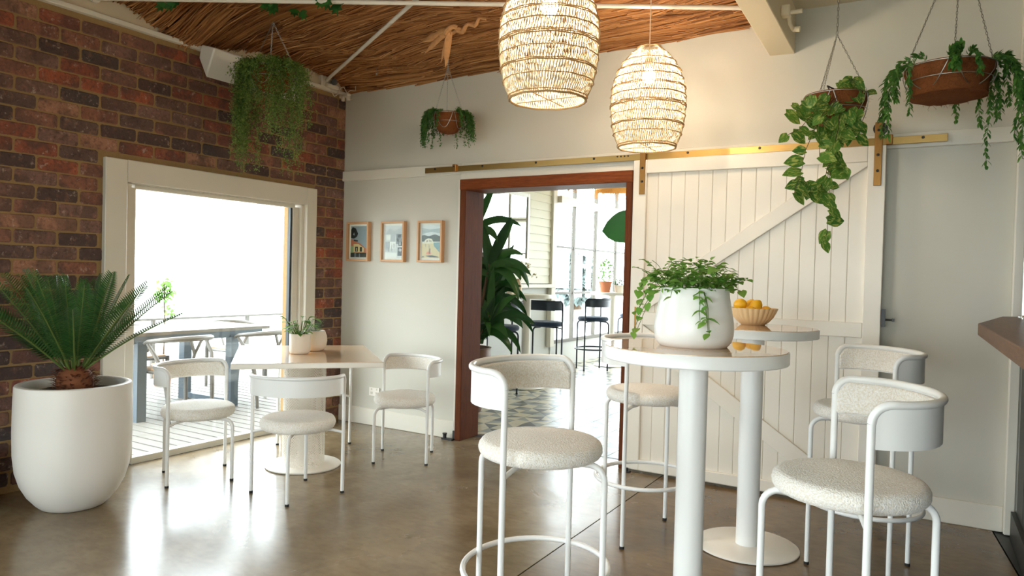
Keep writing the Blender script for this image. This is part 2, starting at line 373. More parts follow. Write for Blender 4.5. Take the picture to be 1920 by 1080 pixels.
def leaf_geo(length, width, shape='lens', n=6, fold=.25, droop=.3):
    """leaf along +X, midrib low, tip drooping"""
    vs = []; 
    for i in range(n + 1):
        t = i / n
        if shape == 'heart': wv = math.sin(PI * min(1, t * .93 + .07)) ** .75 * (1.25 - .6 * t)
        elif shape == 'strap': wv = min(1, t * 6 + .35) * (1 - t ** 3)
        elif shape == 'fiddle': wv = math.sin(PI * t ** .75) ** .7 * (.72 + .38 * t)
        else: wv = math.sin(PI * t) ** .8
        wv = max(wv, .02) * width / 2
        x = t * length; z = -droop * length * t * t
        vs += [(x, -wv, z + fold * wv), (x, 0, z), (x, wv, z + fold * wv)]
    if shape == 'heart':
        vs[0] = (-.1 * length, -width * .22, vs[0][2]); vs[2] = (-.1 * length, width * .22, vs[2][2])
    fs = []
    for i in range(n):
        a = i * 3; fs += [(a, a + 1, a + 4, a + 3), (a + 1, a + 2, a + 5, a + 4)]
    return vs, fs
def leaf_mesh(name, mat, *a, **k):
    vs, fs = leaf_geo(*a, **k); mb = MB(); mb.add(vs, fs, 0, True); return mb.mesh(name, mat)

# ------------------------------------------------------------------ STRUCTURE
T_WALL = .20
# floor: two slabs with a joint
floor = struct('floor', MB().box((3.99, -3.765, -.06), (8.02, 7.87, .08)), 'rubber')
sl = MB().prism([(-.02, .17), (-.02, -7.7), (2.985, -7.7), (2.955, 0), (2.93, .17)], -.04, 0); sl.build('concrete_slab', 'concrete', floor)
sl = MB().prism([(2.937, .17), (2.962, 0), (2.992, -7.7), (8, -7.7), (8, -6), (4.98, -1.9), (4.785, 0), (4.785, .17)], -.04, 0); sl.build('concrete_slab', 'concrete_brown', floor)
sl = MB().prism([(4.795, .1), (4.795, 0), (4.99, -1.9), (8, -6), (8, .1)], -.04, -.004); sl.build('bar_floor_strip', 'dark_cabinet', floor)

# brick wall: mortar bed with single bricks
WY0, WY1, WZ = -2.00, -.43, 1.87       # rough opening
wb = MB()
MF = -.1295
wb.box((MF, (WY1 + 0) / 2, 1.9), (.261, -WY1, 3.8)); wb.box((MF, (WY0 - 4.2) / 2, 1.9), (.261, 4.2 + WY0, 3.8))
wb.box((MF, (WY0 + WY1) / 2, (WZ + 3.8) / 2), (.261, WY1 - WY0, 3.8 - WZ))
wb.box((MF, -7.2, 1.9), (.261, 1.0, 3.8)); wb.box((MF, -5.45, 3.25), (.261, 2.5, 1.1)); wb.box((MF, -5.45, .04), (.261, 2.5, .08))
wall_left = struct('wall_left', wb, 'mortar')
def brick_geo(L, seed):
    rr = random.Random(seed); H = .078; j = lambda a: rr.uniform(-a, a)
    def ringp(ins, x):
        a, b, c = L / 2 - ins, H / 2 - ins, .010
        pts = [(-a + c, -b), (a - c, -b), (a, -b + c), (a, b - c), (a - c, b), (-a + c, b), (-a, b - c), (-a, -b + c)]
        return [(x - .003 + j(.0012), p[0] + j(.0025), p[1] + j(.002)) for p in pts]
    vs = ringp(.006, .009) + ringp(.0, .003) + [(-.02, p[1], p[2]) for p in ringp(0, 0)]
    fs = [tuple(range(8))] + [(i, 8 + i, 8 + (i + 1) % 8, (i + 1) % 8) for i in range(8)] + [(8 + i, 16 + i, 16 + (i + 1) % 8, 8 + (i + 1) % 8) for i in range(8)]
    return vs, fs
_bm = {}
def brick_mesh(L, k):
    key = (round(L, 2), k)
    if key not in _bm:
        vs, fs = brick_geo(key[0] if L < .22 else .23, hash(key) % 9999 + k); mb = MB(); mb.add(vs, fs); _bm[key] = mb.mesh('brick', 'brick')
    return _bm[key]
rest = MB(); nb = 0
for c in range(-1, 37):
    z = .037 + c * .086 + .043
    if z < .03 or z > 2.83: continue
    y = -7.68 + ((-2.373 + 7.68) % .24) + (.12 if (c % 2) else 0) - .24
    while y < 0:
        a, b = y + .005, min(y + .235, -.002)
        y += .24
        segs = [(a, b)]
        if z < 1.985: # keep clear of the casings
            out = []
            for (p, q) in segs:
                if q <= -2.10 or p >= -.345: out.append((p, q))
                else:
                    if p < -2.10: out.append((p, -2.103))
                    if q > -.345: out.append((-.342, q))
            segs = out
        if z < 2.70: 
            out = []
            for (p, q) in segs:
                if q <= -6.8 or p >= -4.1: out.append((p, q))
                else:
                    if p < -6.8: out.append((p, -6.8))
                    if q > -4.1: out.append((-4.1, q))
            segs = out
        for p, q in segs:
            if q - p < .03 or p < -7.7: continue
            if q < -3.02:
                vs, fs = brick_geo(q - p, random.randint(0, 9999)); rest.add(vs, fs, 0, False, Matrix.Translation((0, (p + q) / 2, z)))
            else:
                o = link('brick', brick_mesh(q - p, random.randint(0, 5)), wall_left, (0, (p + q) / 2, z + jit(.002))); nb += 1
                if random.random() < .5: o.rotation_euler = (jit(.012), 0, 0)
rest.build('brick_field', 'brick', wall_left, kind='stuff')
print('bricks', nb)

# back wall (plaster) with doorway
DX0, DX1, DZ = 1.265, 2.69, 2.041
wk = MB().box(((-.25 + DX0) / 2, .1, 1.9), (DX0 + .25, .2, 3.8)).box(((DX1 + 8) / 2, .1, 1.9), (8 - DX1, .2, 3.8)).box(((DX0 + DX1) / 2, .1, (DZ + 3.8) / 2), (DX1 - DX0, .2, 3.8 - DZ))
wall_back = struct('wall_back', wk, 'wall')
t1 = MB().box((.63, -.012, 2.128), (1.26, .024, .084), ch=.003).box((3.04, -.012, 2.128), (3.56, .024, .084), ch=.003)
struct('trim_1', t1, 'trim')          # picture rail
struct('trim_2', MB().box((1.99, -.011, 2.068), (1.46, .022, .05)).box((1.25, -.008, 1.02), (.03, .016, 2.04)), 'trim')
struct('baseboard_back', MB().box((.625, -.009, .07), (1.24, .018, .14), ch=.004).box((3.765, -.009, .068), (2.14, .018, .136), ch=.004), 'trim')
# timber door frame
df = struct('door_1', MB().box((1.292, .09, 1.02), (.055, .26, 2.04), ch=.004), 'jarrah_v')
MB().box((2.667, .09, 1.02), (.048, .26, 2.04), ch=.004).build('door_jamb', 'jarrah_v', df)
MB().box((1.978, .088, 2.001), (1.43, .268, .082), ch=.005).build('door_lintel', 'jarrah_h', df)
# plaster return at the right end, black steel post of the bar
struct('trim_3', MB().box((4.86, -.03, 1.45), (.05, .06, 2.9), ch=.006), 'trim')
struct('wall_right', MB().box((4.98, .0, 1.9), (.19, .1, 3.8)).box((7.95, -3.85, 1.9), (.1, 7.7, 3.8)), 'wall')
# rear wall (behind the camera) with wide window openings
wr = MB().box((3.9, -7.6, .15), (8.2, .16, .3)).box((3.9, -7.6, 2.95), (8.2, .16, 1.7)).box((.85, -7.6, 1.2), (2.1, .16, 1.8)).box((6.95, -7.6, 1.2), (2.1, .16, 1.8)).box((3.9, -7.6, 1.2), (.2, .16, 1.8))
struct('wall_rear', wr, 'wall')

# ---- ceilings
def zc(x, y):
    d = -y
    g = .075 * d
    P = ((0, 0.01), (.12, .10), (.5, .125), (.95, .12), (1.3, .05), (1.56, -.012), (2.05, .125), (3, .40), (9, 1.4)); g0 = 0
    for (a, u), (b, v) in zip(P, P[1:]):
        if a <= d <= b: q = (d - a) / (b - a); q = q * q * (3 - 2 * q); g0 = u + (v - u) * q
    k = min(1, max(0, x / .5)); k = k * k * (3 - 2 * k)
    wv = .018 * math.sin(x * 4.1 + d * 2.2) * min(1, d * 3) + .012 * math.sin(x * 9 + 1.3 + d * 5) * min(1, d * 4)
    return 2.845 + .022 * x + (g + .075 * min(1, d * 5)) * k + g0 * (1 - k) + wv * k + .006 * math.sin(x * 6)
ceiling = None
cb = MB(); nx, ny = 44, 44
vs = [(-.0 + 3.60 * i / nx, -.0 - 4.2 * j / ny, 0) for j in range(ny + 1) for i in range(nx + 1)]
vs = [(x, y, zc(x, y) + .03) for x, y, _ in vs]
fs = [(j * (nx + 1) + i, j * (nx + 1) + i + 1, (j + 1) * (nx + 1) + i + 1, (j + 1) * (nx + 1) + i) for j in range(ny) for i in range(nx)]
cb.add(vs, fs, 0, True); ceiling = struct('ceiling', cb, 'reed_shade')
rd = MB(); R_ = random.Random(3)
N_REED = 8200
for k in range(N_REED):
    d = 2.9 * R_.random() ** 1.15; L = R_.uniform(.5, 1.7); x0 = R_.uniform(-.5, 3.45); wd = R_.uniform(.003, .0115)
    yaw = (R_.gauss(0, .035) + .07 * math.sin(x0 * 1.4 + d * 2.2)) * min(1, d * 5); lay = R_.uniform(-.018, .022); m = 6; pts = []
    ph = R_.uniform(0, 6); am = R_.uniform(.001, .006); dropz = R_.uniform(-.02, .0) if R_.random() < .95 or d < .2 else R_.uniform(-.05, -.02)
    for i in range(m):
        t = i / (m - 1); x = x0 + L * t; y = -(d + L * (t - .5) * math.tan(yaw) * .5) + am * math.sin(t * 7 + ph)
        if y > -.004: y = -.004 - R_.random() * .004
        x = max(.004, min(3.55, x))
        pts.append((x, y, zc(x, y) + lay + (dropz * abs(t - .5) * 2 if i in (0, m - 1) else 0)))
    if (Vector(pts[0]) - Vector(pts[-1])).length < .12: continue
    rd.tube(pts, [wd * .6] + [wd] * (m - 2) + [wd * .4], 4, flat=.45, caps=False)
rd.build('reed_thatch', 'reed', ceiling, kind='stuff')
struct('ceiling_2', MB().add([(3.7, 0, 2.965), (8, 0, 2.95), (8, -7.7, 3.6), (3.7, -7.7, 3.6), (3.7, 0, 3.0), (8, 0, 3.0), (8, -7.7, 3.65), (3.7, -7.7, 3.65)], [(0, 1, 2, 3), (4, 7, 6, 5), (0, 4, 5, 1), (1, 5, 6, 2), (2, 6, 7, 3), (3, 7, 4, 0)]), 'ceil_board')
struct('ceiling_3', MB().box((1.75, -5.9, 3.55), (4.1, 3.6, .06)), 'ceil_board')
struct('roof', MB().box((3.7, .0, 3.86), (9, 16.5, .1)), 'ceil_board')
bmv = MB(); bmv.add([(3.552, -.0, 2.709), (3.70, -.0, 2.704), (3.70, -5.5, 2.975), (3.552, -5.5, 2.975), (3.552, 0, 3.2), (3.70, 0, 3.2), (3.70, -5.5, 3.6), (3.552, -5.5, 3.6)], [(0, 1, 2, 3), (4, 7, 6, 5), (0, 4, 5, 1), (1, 5, 6, 2), (2, 6, 7, 3), (3, 7, 4, 0)])
beam = smooth_bevel(struct('beam', bmv, 'beam'), .004, 1)
# painted plate on top of the brick wall and the gable board behind it
struct('trim_4', MB().box((.014, -3.84, 2.832), (.05, 7.68, .03), ch=.003), 'trim')
struct('wall_left_gable', MB().box((-.01, -3.84, 3.2), (.034, 7.68, .72)), 'ash_plaster')

# ---- sliding window in the brick wall
win = struct('window_1', MB().box((.01, -2.037, .99), (.05, .142, 1.98), ch=.004), 'casing')
MB().box((.01, -.396, .99), (.05, .108, 1.98), ch=.004).build('window_casing', 'casing', win)
MB().box((.01, -1.2085, 1.911), (.05, 1.515, .142), ch=.004).build('window_casing', 'casing', win)
MB().box((-.06, -1.945, .92), (.12, .05, 1.84)).box((-.06, -.465, .92), (.12, .03, 1.84)).box((-.06, -1.2, 1.846), (.12, 1.5, .02)).build('window_reveal', 'casing', win)
MB().box((-.05, -1.896, .915), (.045, .05, 1.80), ch=.003).build('door_stile', 'casing', win)
MB().box((-.05, -.51, .915), (.045, .06, 1.80), ch=.003).build('door_stile', 'casing', win)
MB().box((-.05, -1.2, 1.823), (.045, 1.36, .03), ch=.003).build('door_rail', 'casing', win)
MB().box((-.05, -1.2, .022), (.06, 1.36, .044), ch=.003).build('door_sill', 'trim', win)
MB().box((-.052, -.552, .93), (.03, .018, 1.76)).build('window_seal', 'dark_seal', win)
MB().box((-.055, -1.215, .92), (.006, 1.315, 1.76)).build('window_glass', 'glass', win)
# unseen second window, added further along the brick wall to let in daylight
w2 = struct('added_window', MB().box((-.02, -4.15, 1.4), (.1, .1, 2.7)).box((-.02, -6.75, 1.4), (.1, .1, 2.7)).box((-.02, -5.45, 2.68), (.1, 2.6, .1)).box((-.02, -5.45, .06), (.1, 2.6, .08)).box((-.02, -5.45, 1.4), (.06, .08, 2.6)), 'casing')
MB().box((-.055, -5.45, 1.4), (.006, 2.5, 2.6)).build('window_glass', 'glass', w2)
w3 = struct('window_3', MB().box((3.9, -7.6, 1.2), (4.0, .05, .04)), 'win_steel')
MB().box((3.9, -7.62, 1.2), (4.0, .006, 1.8)).build('window_glass', 'glass', w3)

# ------------------------------------------------------------------ GARDEN ROOM beyond the doorway
X0 = -.25
gf = struct('floor_2', MB().box((2.7, 4.05, -.06), (6.0, 7.8, .08)), 'tile_grey')
def tile_geo(k):
    S = .148; R2 = random.Random(50 + k); cut = R2.uniform(-.03, .03)
    P = [(-S, -S), (S, -S), (S, S), (-S, S), (cut, -S), (S, cut), (-cut, S), (-S, -cut), (cut * .6, -cut * .4)]
    tris = [(0, 4, 8, 7), (4, 1, 8), (1, 5, 8), (5, 2, 8), (2, 6, 8), (6, 3, 8), (3, 7, 8)]
    cols = [1, 0, 2, 1, 0, 1, 2]
    vs = [(x, y, 0) for x, y in P] + [(x, y, -.02) for x, y in P[:4]]
    return vs, tris + [(0, 9, 10, 4), (1, 10, 11, 5), (2, 11, 12, 6), (3, 12, 9, 7)], cols + [2, 2, 2, 2]
def tile_add(mb, k, T=None):
    vs, fs, cs = tile_geo(k)
    o = len(mb.v)
    for f, c in zip(fs, cs):
        pass
    mb.add(vs, fs, 0, False, T)
    mb.mi[-len(fs):] = cs
tmesh = []
for k in range(4):
    mb = MB(); tile_add(mb, k); tmesh.append(mb.mesh('floor_tile', ['tile_black', 'tile_cream', 'tile_grey']))
far = MB(); nt = 0
for j in range(26):
    for i in range(20):
        x, y = -.10 + i * .3, .35 + j * .3
        vis = (x < 2.7 - .35 * (y - .2) + .25)
        rz = random.choice((0, 1, 2, 3)) * PI / 2
        if vis and nt < 290 and y < 7.5 and x > -.2:
            o = link('floor_tile', tmesh[random.randrange(4)], gf, (x, y, 0)); o.rotation_euler = (0, 0, rz); nt += 1
        else: tile_add(far, random.randrange(4), Matrix.Translation((x, y, 0)) @ Matrix.Rotation(rz, 4, 'Z'))
far.build('floor_tile_field', ['tile_black', 'tile_cream', 'tile_grey'], gf, kind='stuff')
print('tiles', nt)
struct('floor_3', MB().box((1.98, .185, -.02), (1.32, .03, .04)), 'dark_seal')   # threshold strip
wl2 = struct('wall_garden_left', MB().box((X0 - .10, 2.35, 1.6), (.16, 4.3, 3.2)).box((X0 - .08, 6.1, .17), (.16, 3.3, .34)).box((X0 - .08, 6.1, 3.1), (.16, 3.3, .3)), 'grey_paint')
z = 1.20
while z < 2.95:
    b = MB(); y0, y1 = .21, 4.34; h = .128
    b.add([(X0 - .02, y0, z), (X0 + .024, y0, z), (X0 + .006, y0, z + h + .012), (X0 - .02, y0, z + h + .012), (X0 - .02, y1, z), (X0 + .024, y1, z), (X0 + .006, y1, z + h + .012), (X0 - .02, y1, z + h + .012)], [(0, 1, 2, 3), (4, 7, 6, 5), (0, 4, 5, 1), (1, 5, 6, 2), (2, 6, 7, 3)])
    b.build('weatherboard', 'weatherboard', wl2); z += .112
struct('trim_5', MB().box((X0 + .02, 4.40, 1.65), (.07, .12, 2.7), ch=.004).box((X0 + .03, 2.3, 1.165), (.1, 4.2, .05), ch=.004), 'trim')
def steel_window(name, T, ys, zs, ytop, beamz=None):
    """mullions at ys, transoms at zs, in a plane x=0"""
    w_ = struct(name, MB().box((0, (ys[0] + ys[-1]) / 2, zs[0]), (.06, ys[-1] - ys[0], .05)), 'win_steel'); w_.matrix_world = T
    for y in ys: MB().box((0, y, (zs[0] + zs[-1]) / 2), (.05, .045, zs[-1] - zs[0])).build('mullion', 'win_steel', w_)
    for z in zs[1:]: MB().box((0, (ys[0] + ys[-1]) / 2, z), (.035, ys[-1] - ys[0], .03)).build('glazing_bar', 'win_steel', w_)
    if beamz: MB().box((.05, (ys[0] + ys[-1]) / 2, beamz), (.12, ys[-1] - ys[0], .10)).build('transom_beam', 'trim', w_)
    for i in range(len(ys) - 1):
        for k in range(len(zs) - 1):
            MB().box((-.01, (ys[i] + ys[i + 1]) / 2, (zs[k] + zs[k + 1]) / 2), (.004, ys[i + 1] - ys[i] - .05, zs[k + 1] - zs[k] - .035)).build('window_pane', 'glass', w_)
    return w_
steel_window('window_4', Matrix.Translation((X0, 0, 0)), [4.48, 5.11, 5.90, 6.74, 7.5], [.36, 1.06, 1.73, 2.40, 2.95], 3, 2.40)
steel_window('window_5', Matrix.Translation((2.55, 7.7, 0)) @ Matrix.Rotation(PI / 2, 4, 'Z'), [-2.7, -1.8, -.9, 0, .9, 1.8, 2.7], [.36, 1.06, 1.73, 2.40, 2.95], 3, 2.40)
struct('wall_garden_end', MB().box((2.55, 7.74, .17), (5.8, .16, .34)).box((2.55, 7.74, 3.1), (5.8, .16, .3)), 'grey_paint')
struct('wall_garden_right', MB().box((5.42, 3.9, 1.6), (.16, 7.6, 3.2)), 'grey_paint')
struct('ceiling_4', MB().box((2.6, 3.95, 2.99), (6.0, 7.6, .06)), 'trim')

# ------------------------------------------------------------------ OUTSIDE
struct('ground', MB().box((-30, 2, -.35), (120, 90, .1)).box((60, 0, -.35), (100, 90, .1)), 'paving')
dk = struct('deck', MB().box((-3.4, -1.2, -.16), (6.3, 7.2, .1)), 'rubber')
for k in range(60):
    y = -4.6 + k * .115
    if y > 2.3: break
    MB().box((-3.4, y, -.045), (6.25, .098, .03)).build('deck_plank', 'deck', dk)
dk_rail = thing('deck_railing', 'thin pale balustrade rail along the far edge of the deck', 'railing', (-3.5, .5, -.03))
MB().box((0, 0, .70), (.05, 5.6, .025)).build('top_rail', 'deck_chair', dk_rail)
for k in range(5): MB().box((0, -2.7 + k * 1.35, .345), (.04, .04, .69)).build('post', 'deck_chair', dk_rail)
for k in range(4): MB().box((0, -2.025 + k * 1.35, .36), (.008, 1.28, .56)).build('glass_panel', 'glass', dk_rail)

# outdoor table with dark steel legs
t = thing('outdoor_table', 'pale topped outdoor dining table on dark square steel legs', 'table', (-1.72, -.5, -.03))
for k in range(6): MB().box((-.32 + k * .128, 0, .745), (.12, 1.75, .03)).build('table_slat', 'deck', t)
MB().box((.36, 0, .70), (.05, 1.55, .06)).box((-.36, 0, .70), (.05, 1.55, .06)).build('apron', 'deck_steel', t)
for sx in (-1, 1):
    for y in (-.5, .44): MB().box((sx * .36, y, .345), (.085, .085, .69)).build('leg', 'deck_steel', t)
MB().box((0, .44, .04), (.66, .05, .05)).box((0, -.5, .04), (.66, .05, .05)).build('foot_bar', 'deck_steel', t)
def wishbone(label, loc, rz):
    t = thing('wishbone_chair', label, 'chair', loc, rz, 'wishbone chairs on the deck')
    # local: back towards +X
    for sy in (-1, 1):
        MB().tube([(-.22, sy * .24, 0), (-.215, sy * .235, .44)], [.016, .02], 8).build('leg', 'deck_chair', t)
        MB().tube([(.20, sy * .21, 0), (.19, sy * .215, .2), (.16, sy * .235, .42), (.10, sy * .27, .56), (.0, sy * .285, .67)], [.015, .019, .021, .018, .015], 8).build('leg', 'deck_chair', t)
    MB().tube([(-.22, .235, .42), (.16, .225, .42), (.16, -.225, .42), (-.22, -.235, .42)], .014, 8, closed=True).build('seat_frame', 'deck_chair', t)
    MB().box((-.03, 0, .435), (.38, .44, .03), ch=.008).build('seat', 'deck_seat', t)
    pts = [(-.06, -.285, .665)] + [(.0 + .26 * math.cos(a), .285 * math.sin(a), .69 + .03 * math.cos(a)) for a in [(-90 + 15 * i) * PI / 180 for i in range(13)]] + [(-.06, .285, .665)]
    MB().tube(pts, [.013] + [.017 + .008 * math.sin(PI * i / 12) for i in range(13)] + [.013], 8).build('back_rail', 'deck_chair', t)
    MB().tube([(.17, 0, .44), (.235, 0, .58), (.255, -.05, .70)], .014, 6, flat=1.6).tube([(.235, 0, .58), (.255, .05, .70)], .013, 6, flat=1.6).build('splat', 'deck_chair', t)
    return t
wishbone('wishbone chair on the deck seen behind the left dining chair', (-1.27, -.70, -.03), 0)
wishbone('wishbone chair on the deck seen above the dining table top', (-1.27, .22, -.03), 0)
wishbone('wishbone chair at the far side of the outdoor table, left', (-2.36, -.45, -.03), PI)
wishbone('wishbone chair at the far side of the outdoor table, right', (-2.36, .75, -.03), PI)

# leafy plant on the deck, and trees far beyond
def leaf_cloud(mb, c, rad, n, L, W, rr):
    for _ in range(n):
        d = Vector((rr.gauss(0, 1), rr.gauss(0, 1), rr.gauss(0, 1))).normalized(); p = Vector(c) + Vector((d.x * rad[0], d.y * rad[1], d.z * rad[2])) * rr.uniform(.3, 1) ** .5
        vs, fs = leaf_geo(L * rr.uniform(.7, 1.3), W, n=2)
        mb.add(vs, fs, 0, True, frame_to(Vector((rr.uniform(-1, 1), rr.uniform(-1, 1), rr.uniform(-.8, .4))), Vector((rr.uniform(-.5, .5), rr.uniform(-.5, .5), 1)), p))
t = thing('deck_plant', 'slender leafy climber in a pot by the deck rail', 'plant', (-2.95, .27, -.03))
rr = random.Random(4); mb = MB(); leaf_cloud(mb, (0, 0, 1.07), (.10, .10, .15), 90, .07, .045, rr); leaf_cloud(mb, (.02, .05, .85), (.06, .06, .1), 25, .06, .04, rr); mb.build('foliage', 'herb', t, kind='stuff')
MB().tube([(0, 0, .2), (.01, .01, .6), (0, 0, 1.15)], .008, 6).build('stem', 'stem_brown', t)
MB().lathe([(.08, 0), (.11, .22), (.12, .24), (.10, .24), (.095, .2), (0, .2)], 20).build('pot', 'terracotta', t)
def tree(loc, h, rad, label, seed):
    t = thing('tree', label, 'tree', loc); rr = random.Random(seed); mb = MB()
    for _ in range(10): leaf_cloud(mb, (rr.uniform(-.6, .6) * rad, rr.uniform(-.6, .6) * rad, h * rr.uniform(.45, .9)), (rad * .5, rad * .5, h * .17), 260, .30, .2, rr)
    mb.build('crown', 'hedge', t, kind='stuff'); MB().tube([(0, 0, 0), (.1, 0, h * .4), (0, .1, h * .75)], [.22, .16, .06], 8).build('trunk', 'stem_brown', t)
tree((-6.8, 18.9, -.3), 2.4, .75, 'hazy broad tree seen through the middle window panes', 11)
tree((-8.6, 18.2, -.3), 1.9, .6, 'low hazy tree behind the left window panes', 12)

# ------------------------------------------------------------------ BARN DOOR AND RAIL
bd = thing('barn_door', 'white tongue and groove sliding barn door with diagonal braces', 'door', (3.466, -.055, .02))
bx = 3.466
edges = [2.795, 2.878, 2.968, 3.058, 3.148, 3.238, 3.328, 3.418, 3.508, 3.598, 3.687, 3.775, 3.862, 3.950, 4.038, 4.135]
for a, b in zip(edges, edges[1:]): MB().box(((a + b) / 2 - bx, .012, 1.04), (b - a - .0008, .018, 2.07), ch=.0035).build('board', 'door_paint', bd)
MB().box((.0, .0225, 1.04), (1.42, .003, 2.06)).build('door_back', 'door_paint', bd)
def dpart(name, poly, y0=-.024, y1=.003):
    mb = MB(); n = len(poly); vs = [(x - bx, y1, z - .02) for x, z in poly] + [(x - bx, y0, z - .02) for x, z in poly]
    mb.add(vs, [tuple(range(n)), tuple(range(2 * n - 1, n - 1, -1))] + [(i, n + i, n + (i + 1) % n, (i + 1) % n) for i in range(n)])
    bm = bmesh.new(); me = mb.mesh(name, 'door_paint'); bm.from_mesh(me); bmesh.ops.recalc_face_normals(bm, faces=bm.faces); bm.to_mesh(me); bm.free()
    return smooth_bevel(link(name, me, bd), .003, 1)
dpart('stile', [(2.71, .02), (2.803, .02), (2.803, 2.10), (2.71, 2.10)]); dpart('stile', [(4.129, .02), (4.222, .02), (4.222, 2.10), (4.129, 2.10)])
for z0, z1 in ((2.01, 2.10), (.999, 1.085), (.02, .09)): dpart('rail', [(2.8035, z0), (4.1285, z0), (4.1285, z1), (2.8035, z1)])
dpart('brace', [(2.8035, 1.0855), (4.1285, 1.985), (4.1285, 2.0095), (4.0, 2.0095), (2.8035, 1.19)], -.021)
dpart('brace', [(2.8035, .9985), (2.8035, .87), (3.961, .0905), (4.1285, .0905), (4.1285, .094)], -.021)
h = MB().box((2.752 - bx, -.026, 1.015), (.012, .004, .162)).build('pull_handle', 'bronze', bd)
h = MB().box((4.235 - bx, -.01, 1.10), (.02, .02, .10)).tube([(4.235 - bx, -.012, 1.09), (4.285 - bx, -.012, 1.09)], .006, 8).box((4.285 - bx, -.012, 1.09), (.012, .02, .018)).build('latch', 'black', bd)
def bolt(p, r=.009): return MB().tube([(p[0], p[1] + .008, p[2]), (p[0], p[1] - .002, p[2]), (p[0], p[1] - .007, p[2])], [r, r, r * .7], 6)
for hx in (2.775, 4.181):
    hg = MB().box((hx - bx, -.030, 2.03), (.040, .006, .36), ch=.002).build('hanger_strap', 'bronze', bd)
    for z in (1.955, 2.045, 2.185): bolt((hx - bx, -.034, z - .02)).build('bolt', 'black', hg)
    wh = MB().tube([(hx + .006 - bx, -.025, 2.175), (hx + .006 - bx, -.003, 2.175)], .037, 24).build('hanger_wheel', 'black', bd)
rl = thing('sliding_door_rail', 'long brushed brass sliding door track above the doorway', 'rail', (2.727, -.062, 2.123))
MB().box((0, 0, 0), (3.58, .008, .042), ch=.001).build('track', 'brass', rl)
for x in (1.037, 1.486, 1.949, 2.41, 3.073, 3.524, 4.40): 
    b = bolt((x - 2.727, -.004, .008)).build('bolt', 'black', rl); MB().tube([(x - 2.727, .004, .008), (x - 2.727, .06, .008)], .011, 8).build('spacer', 'brass', b)
for k in range(4): bolt((2.585 + k * .026 - 2.727, -.003, .012), .006).build('joining_bolt', 'black', rl)
for x in (1.233, 4.235): 
    st = MB().box((x - 2.727, -.008, .006), (.034, .03, .056), ch=.003).build('end_stop', 'bronze', rl); bolt((x - 2.727, -.022, .015), .005).build('bolt', 'black', st)
for i, (x, y, lb) in enumerate(((1.215, -.045, 'black steel floor guide beside the left foot of the timber doorway'), (2.73, -.10, 'black floor guide at the bottom left corner of the barn door'))):
    g = thing('floor_guide', lb, 'door guide', (x, y, 0))
    if i == 0: MB().box((.0, -.01, .006), (.10, .035, .012)).box((.045, .02, .035), (.035, .012, .07)).build('bracket', 'black', g); MB().lathe([(.014, .012), (.014, .036), (.018, .04), (.018, .05), (0, .052)], 12, T=Matrix.Translation((-.03, -.01, 0))).build('roller', 'black', g)
    else: MB().box((0, 0, .005), (.05, .03, .010)).build('bracket', 'black', g); MB().lathe([(.010, .010), (.010, .03), (0, .032)], 12).build('roller', 'black', g)

# ------------------------------------------------------------------ CHAIRS AND STOOLS
def seat_geo(zt, zb, R=.215, n=56, seed=1):
    mb = MB(); prof = []; m = 12; hh = (zt - zb) / 2; zm = (zt + zb) / 2
    for i in range(m + 1):
        a = -PI / 2 + PI * i / m; prof.append((R - hh * .9 + hh * .9 * math.cos(a), zm + hh * math.sin(a)))
    prof = [(.0, zb), (R * .5, zb)] + prof + [(R * .6, zt + .004), (R * .3, zt + .007), (0, zt + .008)]
    mb.lathe(prof, n, cap=False)
    vs = []
    for v in mb.v:
        k = .0022 * noise.noise(Vector(v) * 90 + Vector((seed, 0, 0))); d = Vector((v[0], v[1], (v[2] - zm) * 3)); d = d.normalized() if d.length > 1e-6 else Vector((0, 0, 1))
        vs.append(tuple(Vector(v) + d * k))
    mb.v = vs; return mb
def back_path(z, r_off=0.0, n=20, x_start=0.0):
    a, b, cx = .194 + r_off, .262 + r_off, .034
    pts = [(x_start, b, z)] if x_start < cx - .005 else []
    pts += [(cx + a * math.sin(PI * i / n), b * math.cos(PI * i / n), z) for i in range(n + 1)]
    if x_start < cx - .005: pts.append((x_start, -b, z))
    return pts
def band(mb, r0, r1, zlo, zhi, ends=.0, n=20):
    """curved band between radius offsets r0<r1; upper corners follow the tube bend"""
    P0 = back_path(0, r0, n, 0.004); P1 = back_path(0, r1, n, 0.004); m = len(P0); vs = []
    for i in range(m):
        x = P0[i][0]; top = zhi
        if (i == 0 or i == m - 1) : top = zhi - .036
        vs += [(P0[i][0], P0[i][1], zlo), (P0[i][0], P0[i][1], top), (P1[i][0], P1[i][1], top), (P1[i][0], P1[i][1], zlo)]
    fs = [(0, 1, 2, 3)]
    for i in range(m - 1):
        a, b = i * 4, i * 4 + 4; fs += [(a + k, b + k, b + (k + 1) % 4, a + (k + 1) % 4) for k in range(4)]
    fs.append(((m - 1) * 4 + 3, (m - 1) * 4 + 2, (m - 1) * 4 + 1, (m - 1) * 4))
    mb.add(vs, fs, 0, True)
